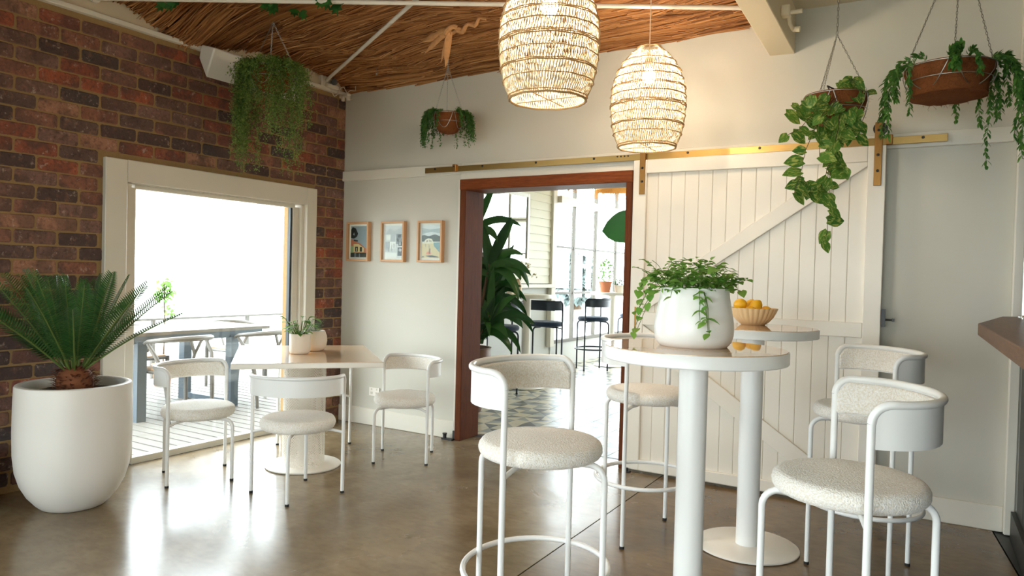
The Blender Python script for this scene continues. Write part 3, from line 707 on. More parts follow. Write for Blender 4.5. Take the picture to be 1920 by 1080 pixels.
def seat_furniture(name, label, cat, loc, rz, H, zt, zb, ring, met, fab, bandh, group, r=.0105):
    t = thing(name, label, cat, loc, rz, group)
    seat_geo(zt, zb).build('seat', fab, t)
    for s in (1, -1):
        lg = MB().tube([(0, s * .262, .004), (0, s * .262, H - .052)], r, 12).build('leg', met, t)
        MB().lathe([(r * 1.12, 0), (r * 1.12, .012), (0, .012)], 12, T=Matrix.Translation((0, s * .262, 0))).build('foot_cap', 'rubber', lg)
    for s in (1, -1):
        zz = zb - r * .6; sr = .25 if not ring else (.236 if s > 0 else .24)
        pts = [(s * sr, 0, .004), (s * sr, 0, zz - .05)] + [(s * (sr - .05 + .05 * math.cos(a)), 0, zz - .05 + .05 * math.sin(a)) for a in [PI / 2 * i / 6 for i in range(1, 7)]] + [(s * .10, 0, zz)]
        lg = MB().tube(pts, r, 12).build('leg', met, t)
        MB().lathe([(r * 1.12, 0), (r * 1.12, .012), (0, .012)], 12, T=Matrix.Translation((s * sr, 0, 0))).build('foot_cap', 'rubber', lg)
    zz = zb - r * .8
    MB().tube([(0, -.262, zz - .012), (0, -.20, zz), (0, .20, zz), (0, .262, zz - .012)], r * .8, 10).box((0, 0, zz + .006), (.22, .05, .012)).build('seat_frame', met, t)
    bend = [(0.052 - .052 * math.cos(a), .262, H - .052 + .052 * math.sin(a)) for a in [PI / 2 * i / 6 for i in range(7)]]
    arcp = [p for p in back_path(H, 0, 24, .04) if p[0] > .056]
    pts = bend + arcp + [(p[0], -p[1], p[2]) for p in reversed(bend)]
    MB().tube(pts, r * 1.08, 12, caps=False).build('back_rail', met, t)
    mb = MB(); band(mb, -.004, .002, H - bandh, H - .004); mb.build('back_shell', met, t)
    mb = MB(); band(mb, -.022, -.0045, H - bandh + .004, H - .012); o = mb.build('back_pad', fab, t); smooth_bevel(o, .006, 2)
    if ring: MB().tube([(.006 + .247 * math.cos(a), .272 * math.sin(a), .30) for a in [2 * PI * i / 48 for i in range(48)]], r * .95, 12, closed=True).build('footrest_ring', met, t)
    return t
R_D = math.radians
# (x, y, rotation, label)
for i, (x, y, a, lb) in enumerate([
    (.552, -1.802, -164.9, 'white dining chair between the cycad planter and the dining table, seat lit by the window'),
    (1.300, -1.680, -54.6, 'white low dining chair seen from behind in front of the dining table'),
    (1.290, -.690, 74.9, 'white low dining chair right of the dining table, beside the wall socket'),
    (.505, -.783, 131.0, 'white low dining chair hidden behind the pedestal of the dining table')]):
    r0 = seat_furniture('dining_chair', lb, 'chair', (x, y, 0), R_D(a), .700, .454, .380, False, 'white_metal', 'boucle', .105, 'white dining chairs around the table') if i == 0 else dup(dc, (x, y, 0), R_D(a), lb)
    if i == 0: dc = r0
for i, (x, y, a, lb) in enumerate([
    (3.334, -2.469, 182, 'white bar stool in front of the doorway, left of the front bar table'),
    (3.242, -1.140, 176, 'white bar stool partly hidden behind the front bar table, next to the barn door'),
    (4.216, -.955, 32, 'white bar stool right of the rear bar table, partly behind the large stool'),
    (4.294, -2.330, 16, 'large white bar stool nearest the bar counter, cream boucle seat lit warm')]):
    r0 = seat_furniture('bar_stool', lb, 'bar stool', (x, y, 0), R_D(a), 1.0, .748, .688, True, 'white_metal', 'boucle', .118, 'white bar stools around the bar tables') if i == 0 else dup(bs, (x, y, 0), R_D(a), lb)
    if i == 0: bs = r0
for i, (x, y, a, lb) in enumerate([
    (.31, 2.16, 0, 'navy bar stool behind the strappy plant in the garden room'),
    (.34, 3.17, -100, 'navy bar stool turned back-on beside the white column table'),
    (.31, 4.66, 0, 'navy bar stool by the steel windows, left of the far white table'),
    (.42, 5.95, 20, 'navy bar stool cut off by the right door jamb')]):
    r0 = seat_furniture('navy_bar_stool', lb, 'bar stool', (x, y, 0), R_D(a), 1.0, .748, .688, True, 'navy_metal', 'navy_fabric', .11, 'navy bar stools in the garden room') if i == 0 else dup(ns, (x, y, 0), R_D(a), lb)
    if i == 0: ns = r0

# ------------------------------------------------------------------ TABLES
def bar_table(name, label, loc, R, H, col_r, base_r, mats, group):
    t = thing(name, label, 'table', loc, 0, group)
    MB().lathe([(base_r - .01, 0), (base_r, .004), (base_r, .010), (base_r - .006, .014), (col_r + .004, .016), (0, .016)], 64).build('base_plate', mats[1], t)
    MB().lathe([(col_r, .014), (col_r, H - .04)], 40, cap=True).build('column', mats[0], t)
    MB().lathe([(0, H - .042), (R - .003, H - .042), (R, H - .039), (R, H - .002), (R - .0015, H), (R - .006, H)], 80, cap=False).build('table_rim', mats[0], t)
    MB().lathe([(R - .004, H - .002), (R - .004, H + .0015), (R - .006, H + .002), (0, H + .002)], 80, cap=False, smooth=False).build('table_top', mats[2], t)
    return t
bar_table('bar_table', 'front round white bar table carrying the big herb pot', (3.807, -2.279, 0), .30, 1.085, .0475, .245, ('white_metal', 'white_base', 'blush_top'), 'white bar tables')
bar_table('bar_table', 'rear round white bar table carrying the bowl of lemons', (3.727, -1.02, 0), .30, 1.085, .053, .245, ('white_metal', 'white_base', 'blush_top'), 'white bar tables')
bar_table('garden_bar_table', 'white column table with a peach vase below the weatherboards', (.36, 2.66, 0), .32, 1.085, .05, .25, ('white_base', 'white_base', 'white_base'), 'white tables in the garden room')
bar_table('garden_bar_table', 'white column table at the steel windows with a terracotta herb pot', (.33, 5.27, 0), .32, 1.085, .05, .25, ('white_base', 'white_base', 'white_base'), 'white tables in the garden room')
dt = thing('dining_table', 'square white pedestal dining table with a blush mirror top and perforated column', 'table', (.878, -1.235, 0))
cor = [(.972, -1.900), (1.570, -1.245), (.784, -.559), (.186, -1.214)]
cor = [(x - .878, y + 1.235) for x, y in cor]
o = MB().prism(cor, .716, .749).build('table_rim', 'white_base', dt); smooth_bevel(o, .004, 2)
MB().prism([(x * .988, y * .988) for x, y in cor], .7485, .7505).build('table_top', 'blush_top', dt)
MB().lathe([(.24, 0), (.245, .004), (.245, .010), (.24, .014), (0, .015)], 64).build('base_plate', 'white_base', dt)
MB().lathe([(.137, .012), (.137, .715)], 64, cap=False).build('perforated_column', 'perf', dt)
MB().lathe([(.04, .012), (.04, .715)], 20, cap=False).build('inner_post', 'white_base', dt)

# ------------------------------------------------------------------ PLANTER WITH CYCAD
pl = thing('cycad_planter', 'large white tapered planter with a spiky dark green cycad against the brick wall', 'potted plant', (.49, -2.52, 0))
PS = lambda q: [(r * .875, z * .925) for r, z in q]
MB().lathe(PS([(0, 0), (.165, 0), (.178, .006), (.205, .03), (.247, .08), (.283, .145), (.308, .225), (.319, .32), (.322, .45), (.320, .6), (.316, .708), (.312, .717), (.304, .72), (.284, .72), (.279, .716), (.276, .66)]), 72, cap=False).build('planter', 'planter', pl)
MB().lathe(PS([(.278, .662), (.15, .668), (0, .672)]), 40, cap=False).build('soil', 'soil', pl)
mb = MB(); rr = random.Random(5)
mb.lathe([(.075, .66), (.09, .69), (.092, .73), (.078, .77), (.05, .80), (0, .81)], 20)
for k in range(230):
    a = rr.uniform(0, 2 * PI); z = rr.uniform(.67, .80); r = .085 * (1 - max(0, (z - .74) * 6)); d = Vector((math.cos(a), math.sin(a), rr.uniform(.3, 1.3)))
    vs, fs = leaf_geo(rr.uniform(.035, .06), .014, n=2, fold=.3); mb.add(vs, fs, 0, True, frame_to(d, loc=(r * math.cos(a), r * math.sin(a), z)))
M['trunk'] = plain('scaly_brown_trunk', rgb(122, 70, 40), .85, var=.4, vscale=30, bump=.5)
mb.build('trunk', 'trunk', pl, (0, 0, -.05))
for k in range(30):
    az = k * 2.399963 + rr.uniform(-.2, .2); ring_ = k / 30.0; el = R_D(86 - 46 * ring_ ** .8 + rr.uniform(-5, 5)); L = .50 + .22 * ring_ ** .6 + rr.uniform(-.03, .03)
    d = Vector((math.cos(az) * math.cos(el), math.sin(az) * math.cos(el), math.sin(el)))
    if .49 + d.x * L < .06:      # keep clear of the brick wall
        el = max(el, math.acos(max(.05, min(1, .34 / L / max(.2, abs(math.cos(az)))))) if abs(math.cos(az)) * L > .34 else el)
        d = Vector((math.cos(az) * math.cos(el), math.sin(az) * math.cos(el), math.sin(el)))
    side = Vector((-math.sin(az), math.cos(az), 0)); up = side.cross(d) * -1
    if up.z < 0: up = -up
    rl = rr.uniform(-.8, .8); side, up = side * math.cos(rl) + up * math.sin(rl), up * math.cos(rl) - side * math.sin(rl)
    fr = MB(); n = 46; pts = []; cur = .11 * (.3 + ring_)
    for i in range(n + 1):
        tt = i / n; pts.append(Vector((math.cos(az) * .04, math.sin(az) * .04, .775)) + d * (L * tt) - Vector((0, 0, 1)) * (cur * L * tt * tt) + up * 0)
    fr.tube(pts[::5] + [pts[-1]], [.006 * (1 - .8 * i / 10) for i in range(len(pts[::5]) + 1)], 5, mat=1)
    for i in range(7, n + 1):
        tt = i / n; tg = (pts[i] - pts[i - 1]).normalized(); ll = .084 * math.sin(PI * min(1, .16 + .80 * tt)) ** .7 + .012
        for s in (-1, 1):
            dd = (tg * (.35 + .45 * tt) + side * s * 1.05 + up * .30).normalized()
            b = pts[i]; wv = tg * .0034; tip = b + dd * ll - up * .010
            mid = b + dd * ll * .55 + up * .004
            fr.add([b - wv, b + wv, mid + wv * .95, mid - wv * .95, tip], [(0, 1, 2, 3), (3, 2, 4)], 0, False)
    for i, v in enumerate(fr.v):
        if .49 + v[0] < .03: fr.v[i] = (-.46 + .01 * math.tanh((.49 + v[0] - .03) * 4), v[1], v[2] + .5 * (.03 - .49 - v[0]))
    fr.build('frond', ['cycad', 'stem_green'], pl, (0, 0, -.05))

# ------------------------------------------------------------------ POTS AND BOWL ON THE TABLES
hp = thing('herb_pot', 'big white rounded pot of bushy green oregano on the front bar table', 'potted plant', (3.797, -2.262, 1.085))
MB().lathe([(0, 0), (.100, 0), (.112, .004), (.124, .018), (.130, .040), (.1315, .062), (.129, .09), (.123, .125), (.116, .165), (.1125, .195), (.110, .198), (.106, .198), (.104, .19), (.103, .17)], 64, cap=False).build('pot', 'pot_white', hp)
MB().lathe([(.104, .172), (0, .178)], 32, cap=False).build('soil', 'soil', hp)
om = [leaf_mesh('leaf', 'oregano', .022 + .004 * k, .019 + .003 * k, 'heart' if k % 2 else 'lens', n=4, fold=.3, droop=.2) for k in range(4)]
rr = random.Random(21); stems = MB(); nl = 0
camdir = Vector((.51, -.86, 0)); rightv = Vector((.86, .51, 0))
for k in range(70):
    a = rr.uniform(0, 2 * PI); rad = .10 * rr.random() ** .5; b = Vector((rad * math.cos(a), rad * math.sin(a), .172))
    out = Vector((math.cos(a), math.sin(a), 0)) * (rad / .1)
    L = rr.uniform(.08, .17); up = rr.uniform(.9, 1.3)
    if k < 9: # long sprays to the left, hanging over the rim
        a = rr.gauss(0, .5); out = (-rightv * math.cos(a) + camdir * math.sin(a)); b = Vector((out.x * .09, out.y * .09, .18)); L = rr.uniform(.10, .15); up = rr.uniform(.3, 1.9)
    elif k < 13:
        a = rr.gauss(.2, .35); out = (camdir * math.cos(a) - rightv * math.sin(a)); b = Vector((out.x * .10, out.y * .10, .186)); L = rr.uniform(.07, .12); up = rr.uniform(.2, .4)
    elif k < 20:
        a = rr.gauss(0, .6); out = (rightv * math.cos(a) + camdir * math.sin(a)); b = Vector((out.x * .08, out.y * .08, .18)); L = rr.uniform(.07, .11); up = rr.uniform(.5, 1.0)
    pts = []; n = 6
    for i in range(n + 1):
        t_ = i / n; p = b + out * (L * .75 * t_) + Vector((0, 0, up * L * t_ - (1.5 if k < 13 else .5) * L * t_ * t_)) + Vector((jit(.002), jit(.002), 0)); pts.append(p)
    stems.tube(pts, .0011, 4, caps=False)
    for i in range(2, n + 1):
        if nl >= 292: break
        if rr.random() < .22: continue
        s = (1, -1) if (i % 2 and rr.random() < .45) else (rr.choice((1, -1)),)
        tg = (pts[i] - pts[i - 1]).normalized(); sd = tg.cross(Vector((rr.uniform(-.3, .3), rr.uniform(-.3, .3), 1))).normalized()
        for q in s:
            o = link('leaf', om[rr.randrange(4)], hp); nl += 1
            o.matrix_local = frame_to(sd * q + tg * .5 + Vector((0, 0, rr.uniform(-.3, .25))), Vector((rr.uniform(-.4, .4), rr.uniform(-.4, .4), 1)), pts[i], rr.uniform(.8, 1.25))
stems.build('stems', 'stem_green', hp, kind='stuff')
fill = MB()
for k in range(420):
    a = rr.uniform(0, 2 * PI); rad = .125 * rr.random() ** .5; p = Vector((rad * math.cos(a), rad * math.sin(a), rr.uniform(.19, .30 - 2.5 * rad * rad)))
    vs, fs = leaf_geo(.024, .019, n=3); fill.add(vs, fs, 0, True, frame_to(Vector((math.cos(a) + jit(.8), math.sin(a) + jit(.8), rr.uniform(-.2, .5))), loc=p))
fill.build('inner_foliage', 'oregano', hp, kind='stuff')
bw_ = thing('fluted_bowl', 'cream fluted bowl filled with yellow lemons on the rear bar table', 'bowl', (3.69, -.862, 1.085))
flute = lambda a, z: 1 + .06 * abs(math.cos(a * 13)) ** .8 * min(1, z * 30)
MB().lathe([(0, .003), (.05, .0), (.058, .003), (.075, .018), (.092, .040), (.104, .064), (.112, .084), (.1135, .088), (.109, .088), (.100, .066), (.086, .042), (.066, .022), (0, .014)], 144, cap=False, rad=flute).build('bowl', 'bowl', bw_)
rr = random.Random(2)
for i, (dx, dz, lb) in enumerate(((-.075, .105, 'lemon on the left of the fluted bowl, sitting highest'), (-.005, .098, 'lemon in the middle of the bowl, end turned to the camera'), (.055, .070, 'lemon lowest at the right side of the fluted bowl'), (-.03, .066, 'lemon half hidden between the two front lemons'), (.01, .10, 'lemon at the back of the bowl behind the others'))):
    dy = (-.02, -.045, -.02, -.06, .045)[i]
    p = Vector((3.69, -.862, 1.085 + dz)) + rightv * dx + Vector((-.51, .86, 0)) * (dy * -1 if i == 4 else dy) * (1 if i != 4 else -1)
    t = thing('lemon', lb, 'lemon', p, 0, 'lemons in the fluted bowl')
    Tm = Matrix.Rotation(rr.uniform(0, 6), 4, 'Z') @ Matrix.Rotation(rr.uniform(.6, 1.5), 4, 'Y')
    MB().lathe([(0, -.041), (.005, -.040), (.010, -.036), (.019, -.029), (.027, -.016), (.030, 0), (.028, .014), (.021, .026), (.011, .034), (.006, .037), (0, .038)], 24, T=Tm, cap=False).build('fruit', 'lemon', t)
    MB().lathe([(.004, -.043), (.003, -.040), (0, -.040)], 8, T=Tm, cap=True).build('stem_end', 'stem_green', t)
p1 = thing('herb_planter', 'small dimpled white pot of leafy herb at the front of the dining table', 'potted plant', (.86, -1.27, .7505))
MB().lathe([(0, 0), (.055, 0), (.064, .006), (.068, .02), (.069, .06), (.069, .12), (.068, .132), (.064, .134), (.061, .13), (.06, .11)], 40, cap=False).build('pot', 'ceramic', p1)
MB().lathe([(.061, .112), (0, .115)], 20, cap=False).build('soil', 'soil', p1)
rr = random.Random(8); hm = [leaf_mesh('leaf', 'herb', .05 + .01 * k, .036, 'lens', n=5, fold=.3, droop=.35) for k in range(3)]; st = MB()
for k in range(52):
    a = rr.uniform(0, 2 * PI); L = rr.uniform(.02, .13); out = Vector((math.cos(a), math.sin(a), 0)); b = out * rr.uniform(0, .04) + Vector((0, 0, .112)); e = b + out * L * .55 + Vector((0, 0, L))
    st.tube([b, e], .0018, 4); o = link('leaf', hm[k % 3], p1); o.matrix_local = frame_to(out + Vector((jit(.3), jit(.3), rr.uniform(-.2, .6))), loc=e - Vector((0, 0, .004)), s=rr.uniform(.7, 1.1))
st.build('stems', 'stem_green', p1, kind='stuff')
p2 = thing('rosemary_planter', 'rounded white pot of fine rosemary behind the leafy herb on the dining table', 'potted plant', (.80, -1.085, .7505))
MB().lathe([(0, 0), (.05, 0), (.066, .008), (.082, .035), (.088, .07), (.085, .105), (.074, .135), (.071, .140), (.066, .138), (.066, .12)], 40, cap=False).build('pot', 'ceramic', p2)
MB().lathe([(.067, .122), (0, .124)], 20, cap=False).build('soil', 'soil', p2)
mb = MB()
for k in range(46):
    a = rr.uniform(0, 2 * PI); out = Vector((math.cos(a), math.sin(a), 0)); b = out * rr.uniform(0, .05) + Vector((0, 0, .12)); L = rr.uniform(.05, .11)
    for i in range(14):
        t_ = (i + 1) / 14; c = b + out * L * .45 * t_ + Vector((0, 0, L * t_)); q = rr.uniform(0, 6)
        vs, fs = leaf_geo(.016, .004, n=2); mb.add(vs, fs, 0, True, frame_to(Vector((math.cos(q), math.sin(q), .7)), loc=c))
mb.build('foliage', 'rosemary', p2, kind='stuff')
# garden room pots
t = thing('peach_vase', 'small peach vase of dried cream flowers on the column table', 'vase', (.34, 2.48, 1.085))
MB().lathe([(0, 0), (.04, 0), (.046, .01), (.046, .10), (.034, .13), (.022, .15), (.022, .175), (.025, .18), (.018, .178), (.016, .15)], 28, cap=False).build('vase', 'peach', t)
mb = MB(); rr = random.Random(6); st = MB()
for k in range(8):
    e = Vector((.10 + jit(.08), .02 + jit(.08), .27 + jit(.10))); st.tube([(0, 0, .1), (e.x * .4, e.y * .4, .2), e], .0015, 4)
    for q in range(12): leaf = leaf_geo(.03, .02, n=2); mb.add(*leaf, 0, True, frame_to(Vector((jit(1), jit(1), jit(1))), loc=e + Vector((jit(.02), jit(.02), jit(.03)))))
st.build('stems', 'dried', t, kind='stuff'); mb.build('dried_flowers', 'dried', t, kind='stuff')
t = thing('small_pot_plant', 'small spiky plant in a white pot beside the peach vase', 'potted plant', (.22, 2.50, 1.085))
MB().lathe([(0, 0), (.04, 0), (.05, .10), (.045, .10), (.04, .08), (0, .08)], 24, cap=False).build('pot', 'ceramic', t)
mb = MB()
for k in range(40):
    a = rr.uniform(0, 6.28); vs, fs = leaf_geo(rr.uniform(.08, .15), .012, n=3); mb.add(vs, fs, 0, True, frame_to(Vector((math.cos(a), math.sin(a), rr.uniform(1, 3))), loc=(0, 0, .08)))
mb.build('foliage', 'dracaena', t, kind='stuff')
t = thing('terracotta_herb_pot', 'terracotta pot of tall pale green herb on the far white table', 'potted plant', (.24, 5.22, 1.085))
MB().lathe([(0, 0), (.07, 0), (.09, .13), (.098, .13), (.098, .16), (.085, .16), (.08, .13), (0, .13)], 28, cap=False).build('pot', 'terracotta', t)
mb = MB(); leaf_cloud(mb, (0, 0, .34), (.12, .12, .20), 220, .045, .03, rr); mb.build('foliage', 'herb', t, kind='stuff')
t = thing('white_herb_pot', 'small white pot with a tuft of green beside the terracotta pot', 'potted plant', (.42, 5.32, 1.085))
MB().lathe([(0, 0), (.06, 0), (.075, .11), (.068, .11), (.06, .09), (0, .09)], 28, cap=False).build('pot', 'ceramic', t)
mb = MB(); leaf_cloud(mb, (0, 0, .16), (.07, .07, .08), 90, .04, .02, rr); mb.build('foliage', 'rosemary', t, kind='stuff')

# ------------------------------------------------------------------ DRACAENA AND FIDDLE LEAF FIG
t = thing('dracaena', 'tall strappy leaved plant in a brown glazed pot just inside the doorway', 'potted plant', (.69, .95, 0))
MB().lathe([(0, 0), (.12, 0), (.15, .02), (.19, .15), (.225, .35), (.235, .5), (.225, .60), (.235, .62), (.215, .62), (.205, .58)], 44, cap=False).build('pot', 'brown_glaze', t)
MB().lathe([(.206, .585), (0, .59)], 28, cap=False).build('soil', 'soil', t)
heads = [((.27, -.06, 1.40), 20), ((.20, .05, 1.14), 18), ((.06, -.02, 1.74), 9), ((.26, -.02, .94), 18), ((.16, .0, .78), 12)]; rr = random.Random(17)
for hd, nn in heads:
    MB().tube([(hd[0] * .3, hd[1] * .3, .58), (hd[0] * .55, hd[1] * .6, .3 * hd[2] + .45), hd], [.018, .016, .013], 8).build('cane', 'stem_brown', t)
    for k in range(nn):
        a = k * 2.4 + rr.uniform(-.3, .3); el = rr.uniform(.3, 1.7) if k > 3 else 2.6; L = rr.uniform(.36, .56); W = rr.uniform(.032, .046)
        d = Vector((math.cos(a), math.sin(a), el)).normalized()
        if d.y < -.2: d.y = rr.uniform(-.2, .2); d.normalize()
        p = Vector(hd) - Vector((0, 0, rr.uniform(0, .14))); face = Vector((.55 + jit(.5), -.8, .35 + jit(.3))); n = 10; vs = []; g = rr.uniform(.14, .34) if k > 3 else .04
        for i in range(n + 1):
            tt = i / n; wv = W * (math.sin(PI * min(1, .12 + .88 * tt)) ** .8 + .02); sd = d.cross(face).normalized(); nr = sd.cross(d)
            vs += [p - sd * wv + nr * wv * .3, p.copy(), p + sd * wv + nr * wv * .3]
            p = p + d * (L / n); d = (d + Vector((0, 0, -g))).normalized()
        lf = MB(); fs = []
        for i in range(n): q = i * 3; fs += [(q, q + 1, q + 4, q + 3), (q + 1, q + 2, q + 5, q + 4)]
        lf.add(vs, fs, 0, True); lf.build('leaf', 'dracaena', t)
t = thing('white_pot', 'white ceramic pot half hidden behind the brown glazed pot', 'pot', (.22, 1.66, 0))
MB().lathe([(0, 0), (.13, 0), (.18, .2), (.20, .5), (.20, .62), (.18, .62), (.175, .55), (0, .55)], 36, cap=False).build('pot', 'pot_white', t)
mb = MB(); leaf_cloud(mb, (0, 0, .72), (.16, .16, .14), 40, .13, .08, rr); mb.build('foliage', 'fiddle', t, kind='stuff')
t = thing('fiddle_leaf_fig', 'fiddle leaf fig whose broad leaves reach past the right door jamb', 'potted plant', (2.76, .95, 0))
MB().lathe([(0, 0), (.14, 0), (.19, .35), (.17, .35), (.16, .3), (0, .3)], 32, cap=False).build('pot', 'ceramic', t)
MB().tube([(0, 0, .3), (-.05, -.02, 1.0), (-.12, -.06, 1.75)], [.02, .016, .01], 8).build('trunk', 'stem_brown', t)
fm = leaf_mesh('leaf', 'fiddle', .34, .23, 'fiddle', n=8, fold=.12, droop=.25)
for d, lo, s in (((-1, -.12, -.10), (-.20, -.22, 1.74), 1.3), ((-.75, -.10, -.75), (-.12, -.20, 1.68), 1.25), ((.3, .8, .3), (-.1, 0, 1.6), 1), ((.8, -.2, .2), (-.05, 0, 1.4), 1), ((.2, .9, .5), (-.1, -.05, 1.75), .9), ((-.3, .7, -.1), (-.05, 0, 1.2), .9)):
    o = link('leaf', fm, t); o.matrix_local = frame_to(Vector(d), Vector((.45, -.9, .12)) if d[0] < -.5 else Vector((0, 0, 1)), lo, s)

# ------------------------------------------------------------------ PENDANT LAMPS
def pendant(label, loc, ceil_z, s=1.0):
    t = thing('pendant_lamp', label, 'pendant lamp', loc, 0, 'woven cane pendant lamps')
    prof = [(0, .168), (.035, .186), (.07, .200), (.15, .217), (.22, .2225), (.28, .2235), (.36, .217), (.45, .190), (.53, .142), (.58, .096), (.605, .062)]
    def rad(z):
        for (z0, r0), (z1, r1) in zip(prof, prof[1:]):
            if z <= z1: k = (z - z0) / (z1 - z0); return (r0 + (r1 - r0) * k) * s
        return prof[-1][1] * s
    def cane(name, n, tw, off, wdt, mat):
        mb = MB()
        for k in range(n):
            a0 = 2 * PI * k / n; m = 13; vs = []; 
            for i in range(m + 1):
                z = .605 * i / m; a = a0 + tw * i / m + .012 * math.sin(k * 5.1 + i * 1.7); r = rad(z) + off; da = wdt * min(1, r / (.19 * s)) / r / 2
                for (rr_, aa) in ((r, a - da), (r + .0016, a), (r, a + da), (r - .0012, a)): vs.append((rr_ * math.cos(aa), rr_ * math.sin(aa), z * s))
            fs = []
            for i in range(m):
                for q in range(4): fs.append((i * 4 + q, i * 4 + (q + 1) % 4, i * 4 + 4 + (q + 1) % 4, i * 4 + 4 + q))
            mb.add(vs, fs, 0, True)
        mb.build(name, mat, t, kind='stuff')
    cane('shade_canes', 104, .62, 0, .0048, 'cane'); cane('inner_shade_canes', 92, -.5, -.005, .0044, 'cane_lit')
    zs = [0, .012, .075, .125, .132, .185, .235, .243, .250, .30, .345, .352, .405, .45, .457, .505, .60]
    for i, z in enumerate(zs):
        r = rad(z) + .003
        MB().tube([((r + .002 * math.sin(j * 3.3)) * math.cos(2 * PI * j / 48), (r + .002 * math.sin(j * 3.3)) * math.sin(2 * PI * j / 48), z * s + .0012 * math.sin(j * 1.3 + i)) for j in range(48)], (.0028 if i % 3 else .0036) if i else .006, 5, closed=True).build('woven_band', 'cane_ring', t)
    MB().tube([(-.16 * s, 0, .003), (.16 * s, 0, .003)], .003, 6).tube([(0, -.16 * s, .005), (0, .16 * s, .005)], .003, 6).build('rim_cross', 'cane', t)
    MB().tube([(0, 0, .52 * s), (0, 0, ceil_z - loc[2])], .003, 6).build('cord', 'cord', t)
    MB().lathe([(.02, .46), (.021, .52), (.008, .545), (0, .545)], 16).build('lamp_holder', 'cord', t)
    MB().lathe([(0, .375), (.02, .379), (.033, .392), (.038, .412), (.033, .434), (.018, .455), (.014, .465), (0, .465)], 20, cap=False).build('bulb', 'bulb', t)
    MB().lathe([(.03, ceil_z - loc[2] - .02), (.035, ceil_z - loc[2] + .02), (0, ceil_z - loc[2] + .02)], 16).build('ceiling_rose', 'cord', t)
pendant('large woven cane pendant lamp nearest the camera, its top cut off by the photo edge', (2.968, -1.804, 2.097), zc(2.968, -1.804))
pendant('woven cane pendant lamp hanging in front of the brass rail and barn door corner', (3.0, -.62, 2.078), zc(3.0, -.62), .972)

# ------------------------------------------------------------------ HANGING BASKETS
def chain(mb, a, b, pitch=.015, w=.0042, wire=.0013):
    a, b = Vector(a), Vector(b); d = b - a; n = max(2, int(d.length / pitch)); up = Vector((.3, .2, 1))
    T0 = frame_to(d, Vector((.6, .8, 0)))
    for i in range(n):
        c = a + d * ((i + .5) / n); L = d.length / n * .62
        pts = [(L * math.cos(q) * 1.05, w * math.sin(q), 0) for q in [2 * PI * k / 8 for k in range(8)]]
        T = Matrix.Translation(c) @ T0 @ Matrix.Rotation(PI / 2 * (i % 2) + .4, 4, 'X')
        mb.tube(pts, wire, 4, closed=True, T=T)
    return mb
def basket(name, label, loc, R, depth, knot, top, phis, scal=5, rot=0, flat=.35):
    t = thing(name, label, 'hanging plant', loc, 0)
    prof = [(0, -depth), (R * flat, -depth * .99), (R * (flat + .25), -depth * .9), (R * .86, -depth * .55), (R * .97, -depth * .2), (R * 1.0, 0), (R * .98, .012), (R * .93, .010), (R * .90, -.02)]
    mb = MB(); mb.lathe(prof, 48, cap=False); sd = random.uniform(0, 50)
    mb.v = [tuple(Vector(v) * (1 + .035 * noise.noise(Vector(v) * 18 + Vector((sd, 0, 0))) + .02 * noise.noise(Vector(v) * 60))) for v in mb.v]
    mb.build('coir_liner', 'coir', t)
    fz = MB()
    for k in range(520):
        a = random.uniform(0, 2 * PI); i = random.randint(1, 4); u = random.random(); r_ = prof[i][0] + (prof[i + 1][0] - prof[i][0]) * u; z_ = prof[i][1] + (prof[i + 1][1] - prof[i][1]) * u
        p = Vector((r_ * math.cos(a) * .99, r_ * math.sin(a) * .99, z_)); o_ = Vector((math.cos(a) + jit(1.2), math.sin(a) + jit(1.2), jit(1.2))).normalized() * random.uniform(.01, .028)
        e = p + o_; e2 = e + Vector((jit(.012), jit(.012), jit(.012))); sd_ = Vector((-math.sin(a), math.cos(a), jit(.6))) * .0007
        fz.add([p - sd_, p + sd_, e + sd_, e - sd_, e2], [(0, 1, 2, 3), (3, 2, 4)])
    fz.build('coir_fibres', 'coir', t, kind='stuff')
    MB().lathe([(R * .91, -.02), (0, -.012)], 28, cap=False).build('soil', 'soil', t)
    wf = MB(); wr_ = .0022
    wf.tube([(R * 1.03 * math.cos(a), R * 1.03 * math.sin(a), .004) for a in [2 * PI * k / 40 for k in range(40)]], wr_, 5, closed=True)
    wf.tube([(R * .965 * math.cos(a), R * .965 * math.sin(a), -depth * .42) for a in [2 * PI * k / 40 for k in range(40)]], wr_ * .8, 5, closed=True)
    for k in range(scal):
        a0 = 2 * PI * k / scal + rot; da = PI / scal * .92; pts = []
        for i in range(13):
            u = -1 + 2 * i / 12; zz = -depth * .8 * (1 - abs(u) ** 2.4); rr_ = R * (1.03 if zz > -depth * .3 else (1.03 - .2 * ((-zz / depth - .3) / .5) ** 1.3)); pts.append((rr_ * math.cos(a0 + da * u), rr_ * math.sin(a0 + da * u), zz + .004))
        wf.tube(pts, wr_, 5)
    wf.build('wire_frame', 'steel', t)
    kn = Vector(knot) - Vector(loc)
    for ph in phis: chain(MB(), (R * 1.03 * math.cos(ph), R * 1.03 * math.sin(ph), .006), kn).build('chain', 'steel', t)
    if top is not None:
        tp = Vector(top) - Vector(loc)
        if (tp - kn).length > .03: chain(MB(), kn, tp, .02, .005, .0016).build('chain', 'steel', t)
        MB().tube([tp + Vector((0, 0, .02)), tp, tp + Vector((.008, 0, -.012)), tp + Vector((0, 0, -.02)), tp + Vector((-.008, 0, -.012))], .0022, 6).build('hook', 'steel', t)
    return t
def hang_path(start, out, L, rr, n=12, sag=1.0, rise=.5):
    """stem that leaves over the rim and hangs down"""
    p = Vector(start); pts = [p.copy()]; st = L / n; d = (Vector(out) + Vector((0, 0, rise))).normalized()
    for i in range(n):
        d = (d + Vector((jit(.12), jit(.12), -.55 * sag * max(1, st / .018)))).normalized() if i else d
        p = p + d * st; pts.append(p.copy())
    return pts
